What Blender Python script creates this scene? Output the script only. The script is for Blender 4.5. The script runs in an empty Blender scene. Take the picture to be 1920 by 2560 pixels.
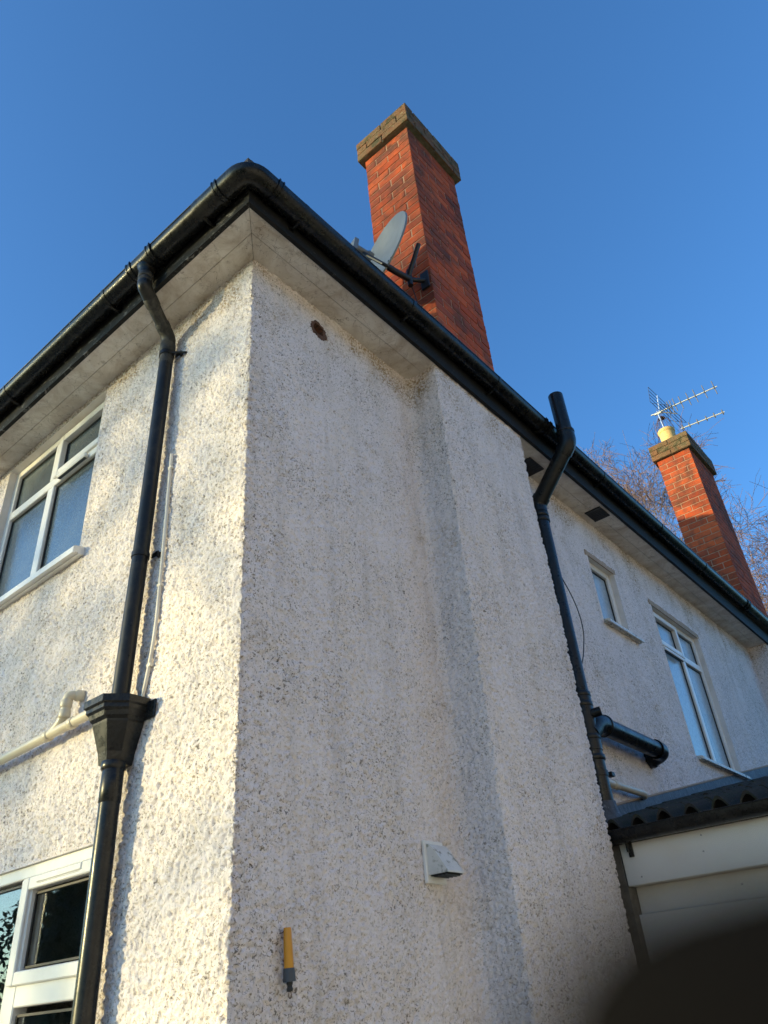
import bpy, math, random
import numpy as np
from mathutils import Vector, Matrix

# ------------------------------------------------------------------ camera, sky, sun, exposure
SC = bpy.context.scene
COL = SC.collection
cam_d = bpy.data.cameras.new('camera'); cam = bpy.data.objects.new('camera', cam_d); COL.objects.link(cam)
CAM = Vector((1.925, -1.595, 1.55))
cam.matrix_world = Matrix(((0.757664, 0.406176, 0.510849, CAM.x),
                           (0.648492, -0.380373, -0.659374, CAM.y),
                           (-0.073509, 0.830866, -0.551597, CAM.z),
                           (0, 0, 0, 1)))
cam_d.sensor_fit = 'VERTICAL'; cam_d.sensor_height = 36.0; cam_d.lens = 1882.76 / 2560 * 36
cam_d.dof.use_dof = True; cam_d.dof.focus_distance = 4.2; cam_d.dof.aperture_fstop = 7.6      # phone lens, about 3.5 mm opening
cam_d.clip_start = 0.003; cam_d.clip_end = 3000
SC.camera = cam

SUN = Vector((-0.80, -1.0, 0.17)).normalized()          # towards the sun
el = math.asin(SUN.z); az = math.atan2(SUN.x, SUN.y)
world = bpy.data.worlds.new('World'); SC.world = world; world.use_nodes = True
wn = world.node_tree; bg = wn.nodes['Background']
sky = wn.nodes.new('ShaderNodeTexSky'); sky.sky_type = 'NISHITA'; sky.sun_disc = False
sky.sun_elevation = el; sky.sun_rotation = az % (2 * math.pi)
sky.air_density = 1.0; sky.dust_density = 2.0; sky.ozone_density = 2.5; sky.altitude = 80
grade = wn.nodes.new('ShaderNodeMix'); grade.data_type = 'RGBA'; grade.blend_type = 'MULTIPLY'; grade.inputs['Factor'].default_value = 1.0
wn.links.new(sky.outputs['Color'], grade.inputs[6]); grade.inputs[7].default_value = (0.425, 0.72, 0.995, 1.0)
wn.links.new(grade.outputs[2], bg.inputs['Color']); bg.inputs['Strength'].default_value = 0.15
sun_d = bpy.data.lights.new('sun', 'SUN'); sun_d.energy = 2.4; sun_d.angle = math.radians(0.55)
sun_d.color = (1.0, 0.81, 0.40)
sun_o = bpy.data.objects.new('sun', sun_d); COL.objects.link(sun_o)
sun_o.rotation_euler = SUN.to_track_quat('Z', 'Y').to_euler(); sun_o.location = SUN * 60
SC.view_settings.view_transform = 'Standard'; SC.view_settings.look = 'None'
SC.view_settings.exposure = 1.64; SC.view_settings.gamma = 1.0
SC.cycles.use_denoising = True
SC.cycles.max_bounces = 8

rnd = random.Random(7)
rng = np.random.default_rng(11)

# ------------------------------------------------------------------ material helpers
def N(nt, kind, **kw):
    n = nt.nodes.new(kind)
    for k, v in kw.items():
        if k.startswith('i_'):
            key = k[2:]
            n.inputs[int(key) if key.isdigit() else key.replace('_', ' ')].default_value = v
        else:
            setattr(n, k, v)
    return n

def c4(c): return (c[0], c[1], c[2], 1.0)

class Mat:
    def __init__(s, name, base, rough=0.5, metal=0.0, spec=None):
        s.m = bpy.data.materials.new(name); s.m.use_nodes = True
        s.nt = s.m.node_tree; s.b = s.nt.nodes['Principled BSDF']
        s.b.inputs['Roughness'].default_value = rough; s.b.inputs['Metallic'].default_value = metal
        if spec is not None: s.b.inputs['Specular IOR Level'].default_value = spec
        s.col = N(s.nt, 'ShaderNodeRGB'); s.col.outputs[0].default_value = c4(base); s.c = s.col.outputs[0]
        s.pos = N(s.nt, 'ShaderNodeTexCoord').outputs['Object']
        s.wpos = N(s.nt, 'ShaderNodeNewGeometry').outputs['Position']
    def L(s, a, b): s.nt.links.new(a, b)
    def noise(s, scale, detail=3, rough=0.55, stretch=None, world=True, dist=0.0):
        v = s.wpos if world else s.pos
        if stretch:
            mp = N(s.nt, 'ShaderNodeMapping'); mp.inputs['Scale'].default_value = stretch
            s.L(v, mp.inputs['Vector']); v = mp.outputs['Vector']
        n = N(s.nt, 'ShaderNodeTexNoise'); s.L(v, n.inputs['Vector'])
        n.inputs['Scale'].default_value = scale; n.inputs['Detail'].default_value = detail
        n.inputs['Roughness'].default_value = rough; n.inputs['Distortion'].default_value = dist
        return n.outputs['Fac']
    def voro(s, scale, feature='DISTANCE_TO_EDGE', warp=0.0):
        v = s.wpos
        if warp:
            n = N(s.nt, 'ShaderNodeTexNoise'); s.L(v, n.inputs['Vector']); n.inputs['Scale'].default_value = scale * 1.4
            a = N(s.nt, 'ShaderNodeVectorMath', operation='SCALE'); s.L(n.outputs['Color'], a.inputs[0]); a.inputs['Scale'].default_value = warp
            b = N(s.nt, 'ShaderNodeVectorMath', operation='ADD'); s.L(v, b.inputs[0]); s.L(a.outputs[0], b.inputs[1]); v = b.outputs[0]
        n = N(s.nt, 'ShaderNodeTexVoronoi', feature=feature); s.L(v, n.inputs['Vector']); n.inputs['Scale'].default_value = scale
        return n.outputs['Distance']
    def ramp(s, x, lo, hi, a=0.0, b=1.0):
        n = N(s.nt, 'ShaderNodeMapRange'); s.L(x, n.inputs['Value'])
        for k, v in zip(('From Min', 'From Max', 'To Min', 'To Max'), (lo, hi, a, b)): n.inputs[k].default_value = v
        return n.outputs['Result']
    def math(s, op, a, b):
        n = N(s.nt, 'ShaderNodeMath', operation=op)
        for i, x in enumerate((a, b)):
            if isinstance(x, (int, float)): n.inputs[i].default_value = x
            else: s.L(x, n.inputs[i])
        return n.outputs[0]
    def mix(s, fac, colour):
        n = N(s.nt, 'ShaderNodeMix', data_type='RGBA')
        if isinstance(fac, (int, float)): n.inputs['Factor'].default_value = fac
        else: s.L(fac, n.inputs['Factor'])
        s.L(s.c, n.inputs[6])
        if isinstance(colour, tuple): n.inputs[7].default_value = c4(colour)
        else: s.L(colour, n.inputs[7])
        s.c = n.outputs[2]; return s
    def bump(s, h, strength, dist):
        n = N(s.nt, 'ShaderNodeBump'); s.L(h, n.inputs['Height'])
        n.inputs['Strength'].default_value = strength; n.inputs['Distance'].default_value = dist
        prev = s.b.inputs['Normal'].links
        if prev: s.L(prev[0].from_socket, n.inputs['Normal'])
        s.L(n.outputs[0], s.b.inputs['Normal']); return s
    def rough(s, x): s.L(x, s.b.inputs['Roughness']); return s
    def done(s): s.L(s.c, s.b.inputs['Base Color']); return s.m

def m_roughcast():
    m = Mat('painted_roughcast', (0.81, 0.745, 0.735), 0.85, spec=0.2)
    m.mix(m.ramp(m.noise(1.3, 4), 0.35, 0.7, 0, 0.5), (0.74, 0.69, 0.70))
    m.mix(m.ramp(m.noise(6, 5, 0.6, (1, 1, 0.35)), 0.5, 0.75, 0, 0.35), (0.70, 0.60, 0.48))
    m.mix(m.ramp(m.noise(9, 5, 0.65, (1, 1, 0.10)), 0.50, 0.70, 0, 0.45), (0.50, 0.46, 0.44))
    m.mix(m.ramp(m.noise(40, 3, 0.6), 0.52, 0.70, 0, 0.30), (0.60, 0.53, 0.46))
    # grime specks caught in the dash
    sx = N(m.nt, 'ShaderNodeSeparateXYZ'); m.L(m.wpos, sx.inputs[0]); Y = sx.outputs['Y']
    # algae along the exposed arris of the corner and round the pier
    edge = m.math('MULTIPLY', m.ramp(Y, 0.0, 0.30, 0.14, 0.0), m.ramp(Y, 0.0, 0.02))
    area = m.ramp(m.math('ADD', m.noise(2.2, 6, 0.7), edge), 0.36, 0.64, 0.3, 1.0)
    m.mix(m.math('MULTIPLY', m.ramp(m.noise(33, 4, 0.65, dist=0.5), 0.47, 0.64), m.ramp(area, 0.45, 1.0, 0, 0.42)), (0.38, 0.35, 0.31))
    m.mix(m.math('MULTIPLY', m.ramp(m.noise(120, 2, 0.5, dist=0.7), 0.575, 0.64), area), (0.27, 0.225, 0.175))
    m.mix(m.math('MULTIPLY', m.ramp(m.noise(68, 3, 0.6, dist=0.9), 0.605, 0.66), area), (0.13, 0.115, 0.10))
    # tan-brown grime in drifting patches, heaviest high on the wall
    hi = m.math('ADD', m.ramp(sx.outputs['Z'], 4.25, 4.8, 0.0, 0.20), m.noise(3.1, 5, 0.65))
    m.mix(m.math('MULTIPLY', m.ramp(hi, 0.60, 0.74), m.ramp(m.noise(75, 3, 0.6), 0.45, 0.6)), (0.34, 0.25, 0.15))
    m.bump(m.noise(95, 3, 0.55, dist=0.4), 0.75, 0.009)
    m.bump(m.noise(260, 3, 0.6), 0.5, 0.003)
    return m.done()

def m_plain(name, base, rough=0.5, metal=0.0, var=None, vs=8, bump=None, spec=None, var2=None):
    m = Mat(name, base, rough, metal, spec)
    if var: m.mix(m.ramp(m.noise(vs, 5, 0.6), 0.42, 0.68, 0, 0.9), var)
    if var2: m.mix(m.ramp(m.noise(var2[1], 4, 0.65), var2[2], var2[2] + 0.1, 0, var2[3]), var2[0])
    if bump: m.bump(m.noise(bump[0], 4, 0.6), bump[1], bump[2])
    return m.done()

def m_soffit():
    m = Mat('old_white_soffit_paint', (0.70, 0.655, 0.60), 0.6)
    m.mix(m.ramp(m.noise(5, 6, 0.68, dist=0.9), 0.40, 0.68, 0, 0.9), (0.43, 0.35, 0.275))
    m.mix(m.ramp(m.noise(20, 6, 0.75), 0.57, 0.70, 0, 0.65), (0.22, 0.175, 0.135))
    m.mix(m.ramp(m.noise(110, 3, 0.7), 0.66, 0.72, 0, 0.8), (0.10, 0.085, 0.07))
    cr = m.ramp(m.voro(17, warp=0.06), 0.0, 0.016, 1, 0)
    m.mix(m.math('MULTIPLY', cr, m.ramp(m.noise(4.2, 3), 0.47, 0.58)), (0.12, 0.09, 0.07))
    m.bump(m.math('MULTIPLY', cr, m.ramp(m.noise(4.2, 3), 0.47, 0.58)), -0.5, 0.004)
    m.bump(m.noise(60, 4), 0.25, 0.003)
    return m.done()

def m_black(name, rough, dust, dscale, base=(0.010, 0.011, 0.012)):
    m = Mat(name, base, rough, spec=0.28)
    m.mix(m.ramp(m.noise(dscale, 6, 0.7, dist=0.5), 0.46, 0.72, 0, dust), (0.10, 0.092, 0.075))
    m.mix(m.ramp(m.noise(90, 3, 0.7), 0.70, 0.76, 0, dust), (0.22, 0.20, 0.17))
    m.rough(m.ramp(m.noise(dscale * 1.7, 5, 0.7), 0.3, 0.75, rough * 0.75, rough * 1.9))
    m.bump(m.noise(35, 3), 0.08, 0.003)
    return m.done()

def m_fascia(lo=0.63, grey=0.15):
    m = Mat('flaking_black_fascia_paint', (0.014, 0.014, 0.014), 0.65, spec=0.2)
    fl = m.ramp(m.noise(16, 7, 0.75, (1, 1, 2.2), dist=1.0), lo, lo + 0.06)
    m.mix(fl, (grey, grey * 0.95, grey * 0.88))
    m.mix(m.ramp(m.noise(45, 5, 0.7), 0.58, 0.74, 0, 0.5), (0.06, 0.055, 0.05))
    m.bump(fl, -0.6, 0.003); m.bump(m.noise(80, 4), 0.4, 0.003)
    return m.done()

def m_brick(name, ca, cb, cc, soot=0.5):
    m = Mat(name, ca, 0.85, spec=0.2)
    oi = N(m.nt, 'ShaderNodeObjectInfo'); r = oi.outputs['Random']
    m.mix(m.ramp(r, 0.25, 0.8), cb)
    r2 = m.math('FRACT', m.math('MULTIPLY', r, 7.31), 0)
    m.mix(m.ramp(r2, 0.8, 1.0, 0, 0.75), cc)
    m.mix(m.ramp(m.noise(7, 5, 0.65), 0.46, 0.72, 0, soot), (0.11, 0.06, 0.045))
    m.mix(m.ramp(m.noise(2.6, 5, 0.7), 0.47, 0.64, 0, 0.75), (0.085, 0.040, 0.028))
    m.mix(m.ramp(m.noise(70, 4, 0.6), 0.55, 0.75, 0, 0.5), (0.34, 0.13, 0.07))
    m.bump(m.noise(45, 5, 0.7), 0.8, 0.006)
    return m.done()

def m_capbrick():
    m = Mat('lichened_brick', (0.19, 0.095, 0.05), 0.9, spec=0.2)
    m.mix(m.ramp(m.noise(9, 5, 0.65), 0.42, 0.60, 0, 0.85), (0.15, 0.115, 0.065))
    m.mix(m.ramp(m.noise(22, 5, 0.7), 0.60, 0.69, 0, 0.7), (0.28, 0.24, 0.14))
    m.mix(m.ramp(m.noise(14, 4, 0.6), 0.54, 0.64, 0, 0.8), (0.055, 0.058, 0.028))
    m.bump(m.noise(40, 6, 0.75), 1.0, 0.012)
    return m.done()

def m_obscure():
    m = Mat('obscure_glass', (0.075, 0.10, 0.115), 0.10, spec=0.9)
    m.b.inputs['IOR'].default_value = 1.75
    m.mix(m.ramp(m.noise(55, 3, 0.6), 0.45, 0.7, 0, 0.5), (0.13, 0.16, 0.17))
    m.bump(m.noise(75, 2, 0.5, dist=0.8), 0.28, 0.004)
    return m.done()

def m_clear():
    m = Mat('clear_glass', (0.9, 0.95, 0.95), 0.0)
    m.b.inputs['Transmission Weight'].default_value = 1.0; m.b.inputs['IOR'].default_value = 1.65
    return m.done()

def m_lead():
    m = Mat('lead_flashing', (0.085, 0.095, 0.11), 0.55, spec=0.3)
    m.mix(m.ramp(m.noise(9, 5, 0.7, (1, 3, 0.6)), 0.45, 0.65, 0, 0.8), (0.035, 0.037, 0.042))
    m.mix(m.ramp(m.noise(30, 4, 0.7), 0.58, 0.7, 0, 0.7), (0.23, 0.25, 0.28))
    m.bump(m.noise(24, 5, 0.6), 0.7, 0.01)
    return m.done()

def m_tile():
    m = Mat('old_clay_roof_tile', (0.045, 0.040, 0.035), 0.9, spec=0.1)
    m.mix(m.ramp(m.noise(18, 5, 0.7), 0.45, 0.62, 0, 0.9), (0.035, 0.040, 0.026))
    m.mix(m.ramp(m.noise(50, 4, 0.7), 0.58, 0.70, 0, 0.8), (0.15, 0.12, 0.075))
    m.bump(m.noise(60, 5, 0.7), 0.8, 0.006)
    return m.done()

M = dict(
    wall=m_roughcast(), soffit=m_soffit(), fascia=m_fascia(), fascia_worn=m_fascia(0.57, 0.19),
    gutter=m_black('black_gutter_plastic', 0.22, 0.20, 14, (0.005, 0.0055, 0.006)), pipe=m_black('black_downpipe_paint', 0.30, 0.25, 9),
    pipe_worn=m_black('weathered_grey_black_pipe', 0.42, 0.9, 16, (0.03, 0.03, 0.028)),
    hopper=m_black('black_gloss_hopper_paint', 0.22, 0.2, 12),
    soil=m_black('black_soil_pipe_plastic', 0.26, 0.15, 9),
    brick=m_brick('red_brick', (0.54, 0.100, 0.030), (0.38, 0.062, 0.020), (0.18, 0.042, 0.030), 0.85),
    mortar=m_plain('lime_mortar', (0.38, 0.225, 0.145), 0.9, var=(0.27, 0.155, 0.10), vs=14, bump=(90, 0.6, 0.004)),
    capbrick=m_capbrick(), cap_mortar=m_plain('mossy_mortar', (0.16, 0.15, 0.10), 0.95, var=(0.07, 0.075, 0.04), vs=20, bump=(70, 0.9, 0.008)),
    upvc=m_plain('white_upvc', (0.78, 0.77, 0.74), 0.32, var=(0.70, 0.68, 0.63), vs=5),
    upvc_old=m_plain('weathered_white_upvc', (0.66, 0.65, 0.62), 0.4, var=(0.55, 0.53, 0.48), vs=9, var2=((0.11, 0.115, 0.06), 24, 0.53, 0.85)),
    render=m_plain('smooth_render_reveal', (0.74, 0.70, 0.67), 0.8, var=(0.62, 0.58, 0.54), vs=7, bump=(60, 0.4, 0.004)),
    tan=m_plain('bare_tan_render', (0.42, 0.31, 0.22), 0.85, var=(0.33, 0.25, 0.18), vs=18, bump=(50, 0.6, 0.004)),
    obscure=m_obscure(), frosted=m_plain('pale_frosted_glass', (0.36, 0.42, 0.45), 0.16, var=(0.27, 0.32, 0.35), vs=40, bump=(70, 0.35, 0.004), spec=0.9), clear=m_clear(), gasket=m_plain('black_gasket', (0.012, 0.012, 0.012), 0.5),
    cream_pipe=m_plain('cream_waste_pipe_plastic', (0.62, 0.56, 0.43), 0.35, var=(0.54, 0.48, 0.37), vs=10),
    conduit=m_plain('white_conduit_plastic', (0.68, 0.65, 0.58), 0.4, var=(0.58, 0.54, 0.46), vs=12),
    lead=m_lead(), tile=m_tile(), slate=m_plain('dark_roof_tiles', (0.05, 0.042, 0.038), 0.8, var=(0.03, 0.03, 0.025), vs=10, bump=(40, 0.8, 0.01)),
    clay=m_plain('yellow_clay_pot', (0.72, 0.47, 0.17), 0.7, var=(0.62, 0.40, 0.16), vs=12, bump=(60, 0.3, 0.003)),
    terracotta=m_plain('terracotta_pipe', (0.16, 0.065, 0.035), 0.8, var=(0.09, 0.04, 0.025), vs=30),
    dark=m_plain('opening_black', (0.006, 0.006, 0.006), 0.9),  # black that stands in for the shade inside openings
    alu=m_plain('aluminium', (0.75, 0.76, 0.77), 0.35, metal=0.9), rod=m_plain('dark_metal_rod', (0.045, 0.045, 0.05), 0.5, metal=0.3),
    rust=m_plain('rusty_wire', (0.09, 0.045, 0.03), 0.8),
    dish=m_plain('grey_dish_enamel', (0.17, 0.185, 0.195), 0.42, var=(0.14, 0.15, 0.155), vs=9),
    black=m_plain('matt_black_plastic', (0.012, 0.012, 0.013), 0.5), grey=m_plain('grey_plastic', (0.055, 0.065, 0.075), 0.55),
    yellow=m_plain('amber_plastic', (0.62, 0.27, 0.015), 0.4), fascia_white=m_plain('white_fascia_board', (0.86, 0.81, 0.75), 0.35, var=(0.80, 0.73, 0.65), vs=4),
    bark=m_plain('birch_bark', (0.24, 0.19, 0.15), 0.9, var=(0.12, 0.09, 0.07), vs=6), twig=m_plain('twig_bark', (0.22, 0.135, 0.10), 0.9),
    leaf=m_plain('evergreen_leaf', (0.035, 0.06, 0.022), 0.6, var=(0.02, 0.035, 0.015), vs=2),
    ground=m_plain('garden_paving', (0.42, 0.36, 0.28), 0.9, var=(0.33, 0.28, 0.21), vs=0.7, bump=(20, 0.5, 0.01)),
    grass=m_plain('lawn', (0.07, 0.09, 0.03), 0.9, var=(0.05, 0.06, 0.02), vs=2, bump=(60, 0.8, 0.02)),
    rusty_render=m_plain('rust_stained_render', (0.13, 0.065, 0.04), 0.9, var=(0.06, 0.035, 0.025), vs=45, bump=(120, 0.9, 0.006)),
    nail=m_plain('faded_nail_cap', (0.36, 0.35, 0.34), 0.5),
    tan_grey=m_plain('grey_edge', (0.16, 0.145, 0.125), 0.9, var=(0.09, 0.08, 0.07), vs=18, bump=(60, 0.6, 0.006)),
    cream_render=m_plain('added_house_render', (0.60, 0.55, 0.555), 0.9, var=(0.54, 0.50, 0.505), vs=2),
    dark_hand=m_plain('near_black_hand', (0.014, 0.0115, 0.009), 1.0, bump=(900, 0.4, 0.0006), spec=0.0),  # one near-black colour over the whole hand
    sleeve=m_plain('dark_blue_sleeve', (0.02, 0.025, 0.04), 0.9), phone=m_plain('black_phone_case', (0.01, 0.01, 0.01), 0.4),
)

# ------------------------------------------------------------------ mesh builder
class MB:
    def __init__(s): s.v = []; s.f = []; s.n = 0
    def add(s, vs, fs):
        vs = [tuple(map(float, p)) for p in vs]
        s.v += vs; s.f += [tuple(i + s.n for i in f) for f in fs]; s.n += len(vs); return s
    def box(s, x0, y0, z0, x1, y1, z1, ch=0.0):
        if ch <= 0:
            vs = [(x, y, z) for z in (z0, z1) for y in (y0, y1) for x in (x0, x1)]
            return s.add(vs, [(0, 2, 3, 1), (4, 5, 7, 6), (0, 1, 5, 4), (2, 6, 7, 3), (0, 4, 6, 2), (1, 3, 7, 5)])
        c = ch; X = (x0, x1); Y = (y0, y1); Z = (z0, z1); vs = []; idx = {}
        for i in (0, 1):
            for j in (0, 1):
                for k in (0, 1):
                    sx, sy, sz = 1 - 2 * i, 1 - 2 * j, 1 - 2 * k
                    for a in range(3):
                        p = [X[i], Y[j], Z[k]]
                        if a != 0: p[0] += sx * c
                        if a != 1: p[1] += sy * c
                        if a != 2: p[2] += sz * c
                        idx[i, j, k, a] = len(vs); vs.append(p)
        fs = []
        for i in (0, 1):
            q = [idx[i, 0, 0, 0], idx[i, 1, 0, 0], idx[i, 1, 1, 0], idx[i, 0, 1, 0]]; fs.append(tuple(q if i else q[::-1]))
            q = [idx[0, i, 0, 1], idx[0, i, 1, 1], idx[1, i, 1, 1], idx[1, i, 0, 1]]; fs.append(tuple(q if i else q[::-1]))
            q = [idx[0, 0, i, 2], idx[1, 0, i, 2], idx[1, 1, i, 2], idx[0, 1, i, 2]]; fs.append(tuple(q if i else q[::-1]))
        for i in (0, 1):
            for j in (0, 1):
                f = (idx[i, j, 0, 0], idx[i, j, 1, 0], idx[i, j, 1, 1], idx[i, j, 0, 1]); fs.append(f if i != j else f[::-1])
                f = (idx[i, 0, j, 0], idx[i, 1, j, 0], idx[i, 1, j, 2], idx[i, 0, j, 2]); fs.append(f if i == j else f[::-1])
                f = (idx[0, i, j, 1], idx[1, i, j, 1], idx[1, i, j, 2], idx[0, i, j, 2]); fs.append(f if i == j else f[::-1])
                for k in (0, 1):
                    f = (idx[i, j, k, 0], idx[i, j, k, 1], idx[i, j, k, 2]); fs.append(f if (i + j + k) % 2 else f[::-1])
        return s.add(vs, fs)
    def prism(s, poly, z0, z1):
        n = len(poly); vs = [(p[0], p[1], z0) for p in poly] + [(p[0], p[1], z1) for p in poly]
        fs = [tuple(range(n))[::-1], tuple(range(n, 2 * n))] + [(i, (i + 1) % n, n + (i + 1) % n, n + i) for i in range(n)]
        return s.add(vs, fs)
    def loft(s, rings, cap=True, closed=True):
        n = len(rings[0]); vs = [p for r in rings for p in r]; fs = []
        m = n if closed else n - 1
        for k in range(len(rings) - 1):
            for i in range(m):
                j = (i + 1) % n
                fs.append((k * n + i, k * n + j, (k + 1) * n + j, (k + 1) * n + i))
        if cap: fs += [tuple(range(n))[::-1], tuple(range((len(rings) - 1) * n, len(rings) * n))]
        return s.add(vs, fs)
    def tube(s, pts, r, n=16, cap=True):
        pts = [Vector(p) for p in pts]; rs = r if hasattr(r, '__len__') else [r] * len(pts)
        t0 = (pts[1] - pts[0]).normalized()
        u = t0.orthogonal().normalized(); rings = []
        for i, p in enumerate(pts):
            if i == 0: t = t0
            elif i == len(pts) - 1: t = (pts[i] - pts[i - 1]).normalized()
            else: t = ((pts[i] - pts[i - 1]).normalized() + (pts[i + 1] - pts[i]).normalized()).normalized()
            u = (u - t * u.dot(t)).normalized(); w = t.cross(u)
            rings.append([p + (u * math.cos(a) + w * math.sin(a)) * rs[i] for a in [2 * math.pi * k / n for k in range(n)]])
        return s.loft(rings, cap)
    def build(s, name, mat, parent=None, smooth=None, loc=None):
        me = bpy.data.meshes.new(name); me.from_pydata(s.v, [], s.f); me.update()
        if mat: me.materials.append(mat)
        o = bpy.data.objects.new(name, me); COL.objects.link(o)
        if parent: o.parent = parent
        if loc: o.location = loc
        if smooth is not None:
            me.polygons.foreach_set('use_smooth', [True] * len(me.polygons))
            import bmesh
            bm = bmesh.new(); bm.from_mesh(me)
            for e in bm.edges:
                if len(e.link_faces) == 2 and e.calc_face_angle(0) > smooth: e.smooth = False
            bm.to_mesh(me); bm.free()
        return o

def fillet(pts, r, k=6):
    pts = [Vector(p) for p in pts]; out = [pts[0]]
    for i in range(1, len(pts) - 1):
        a, b, c = pts[i - 1], pts[i], pts[i + 1]
        d1, d2 = (a - b), (c - b); rr = min(r, d1.length * 0.49, d2.length * 0.49)
        p, q = b + d1.normalized() * rr, b + d2.normalized() * rr
        for j in range(k + 1):
            t = j / k; out.append(p * (1 - t) ** 2 + b * 2 * t * (1 - t) + q * t * t)
    return out + [pts[-1]]

def tag(o, label=None, cat=None, group=None, kind=None):
    if label: o['label'] = label
    if cat: o['category'] = cat
    if group: o['group'] = group
    if kind: o['kind'] = kind
    return o

def thing(name, label, cat, loc=(0, 0, 0), group=None):
    o = bpy.data.objects.new(name, None); COL.objects.link(o); o.location = loc; o.empty_display_size = 0.1
    return tag(o, label, cat, group)

def part(bm, name, mat, parent, smooth=None):
    """mesh in world coordinates, parented to an Empty or part placed at parent's location"""
    o = bm.build(name, M[mat] if isinstance(mat, str) else mat, parent, smooth)
    p = parent; off = Vector((0, 0, 0))
    while p is not None: off += Vector(p.location); p = p.parent
    o.location = -off
    return o
SM = math.radians(40)

# ------------------------------------------------------------------ ground
g = MB().box(-600, -600, -0.4, 600, 600, 0.0); tag(g.build('ground', M['grass']), kind='structure')
g = MB().box(-9, -6, -0.2, 8, -0.02, 0.012); tag(g.build('patio', M['ground']), kind='structure')

# ------------------------------------------------------------------ the house
ZS = 4.764          # soffit underside
D = 0.206           # eaves overhang / chimney breast projection
BY0, BY1 = 1.245, 2.21
FY = 7.56           # far breast
house = thing('house', 'white roughcast rendered house with two red brick chimneys and black gutters', 'house')

def blur(shape, sig):
    a = rng.standard_normal(shape)
    fx = np.fft.fftfreq(shape[0])[:, None]; fy = np.fft.rfftfreq(shape[1])[None, :]
    k = np.exp(-2 * (math.pi ** 2) * ((fx * sig) ** 2 + (fy * sig) ** 2))
    b = np.fft.irfft2(np.fft.rfft2(a) * k, shape); return b / b.std()

def breaks(edges, step):
    out = [np.array([edges[0]])]
    for a, b in zip(edges[:-1], edges[1:]):
        n = max(1, int(round(abs(b - a) / step))); out.append(np.linspace(a, b, n + 1)[1:])
    return np.concatenate(out)

def rough_wall(name, path, seg_edges, zedges, step, holes, parent, disc=None):
    """path: plan corners; seg_edges: per segment extra break distances; holes: (segment, s0, s1, z0, z1)"""
    cols = []; seg_of = []; s_of = []
    P2 = [Vector((p[0], p[1])) for p in path]
    for i in range(len(P2) - 1):
        a, b = P2[i], P2[i + 1]; ln = (b - a).length; d = (b - a) / ln; nrm = Vector((d.y, -d.x))
        ss = breaks(sorted(set([0.0, ln] + list(seg_edges.get(i, [])))), step)
        for j, sv in enumerate(ss):
            if i > 0 and j == 0: continue
            n = nrm
            if j == len(ss) - 1 and i < len(P2) - 2:
                d2 = (P2[i + 2] - P2[i + 1]).normalized(); n2 = Vector((d2.y, -d2.x)); n = (nrm + n2) / (1 + nrm.dot(n2))
            p = a + d * float(sv); cols.append((p.x, p.y, n.x, n.y)); seg_of.append(i); s_of.append(float(sv))
    zs = breaks(zedges, step)
    C = np.array(cols); nc, nz = len(C), len(zs)
    lump = blur((nc, nz), 0.0034 / step) - 0.5 * blur((nc, nz), 0.008 / step)
    lump = np.clip(lump, -2.4, 0.75)
    mid = blur((nc, nz), 0.013 / step); big = blur((nc, nz), 0.16 / step)
    h = 0.0033 * lump + 0.0006 * mid + 0.0022 * big
    zz = zs[None, :]
    if len(path) > 5: h = h * (1 + 0.9 * np.exp(-((C[:, 0:1] ** 2 + C[:, 1:2] ** 2) / 0.025 ** 2)))      # chipped main corner
    S = np.array(s_of)[:, None]; G = np.array(seg_of)[:, None]
    for (sg, s0, s1, z0, z1) in holes:
        e = (G == sg) & (S > s0 - step * 1.2) & (S < s1 + step * 1.2) & (zz > z0 - step * 1.2) & (zz < z1 + step * 1.2)
        h = np.where(e, 0.002, h)
    V = np.empty((nc, nz, 3)); V[:, :, 0] = C[:, 0:1] + C[:, 2:3] * h; V[:, :, 1] = C[:, 1:2] + C[:, 3:4] * h; V[:, :, 2] = zz
    idx = np.arange(nc * nz).reshape(nc, nz)
    keep = np.ones((nc - 1, nz - 1), bool)
    sc_ = np.array([s_of[i + 1] - 1e-4 for i in range(nc - 1)])[:, None]; gc = np.array(seg_of[1:])[:, None]; zc = ((zs[:-1] + zs[1:]) / 2)[None, :]
    sc0 = sc_ - step * 0.3
    for (sg, s0, s1, z0, z1) in holes: keep &= ~((gc == sg) & (sc0 > s0) & (sc0 < s1) & (zc > z0) & (zc < z1))
    if disc:
        sg, sd, zd, rd = disc; keep &= ~((gc == sg) & ((sc_ - sd) ** 2 + (zc - zd) ** 2 < rd * rd))
    F = np.stack([idx[:-1, :-1], idx[1:, :-1], idx[1:, 1:], idx[:-1, 1:]], -1)[keep]
    me = bpy.data.meshes.new(name)
    me.vertices.add(nc * nz); me.vertices.foreach_set('co', V.reshape(-1).astype(np.float32))
    me.loops.add(F.size); me.loops.foreach_set('vertex_index', F.reshape(-1).astype(np.int32))
    me.polygons.add(len(F)); me.polygons.foreach_set('loop_start', np.arange(0, F.size, 4, dtype=np.int32))
    me.polygons.foreach_set('use_smooth', np.ones(len(F), bool))
    me.update(); me.validate(); me.materials.append(M['wall'])
    o = bpy.data.objects.new(name, me); COL.objects.link(o); o.parent = parent; return o

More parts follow.
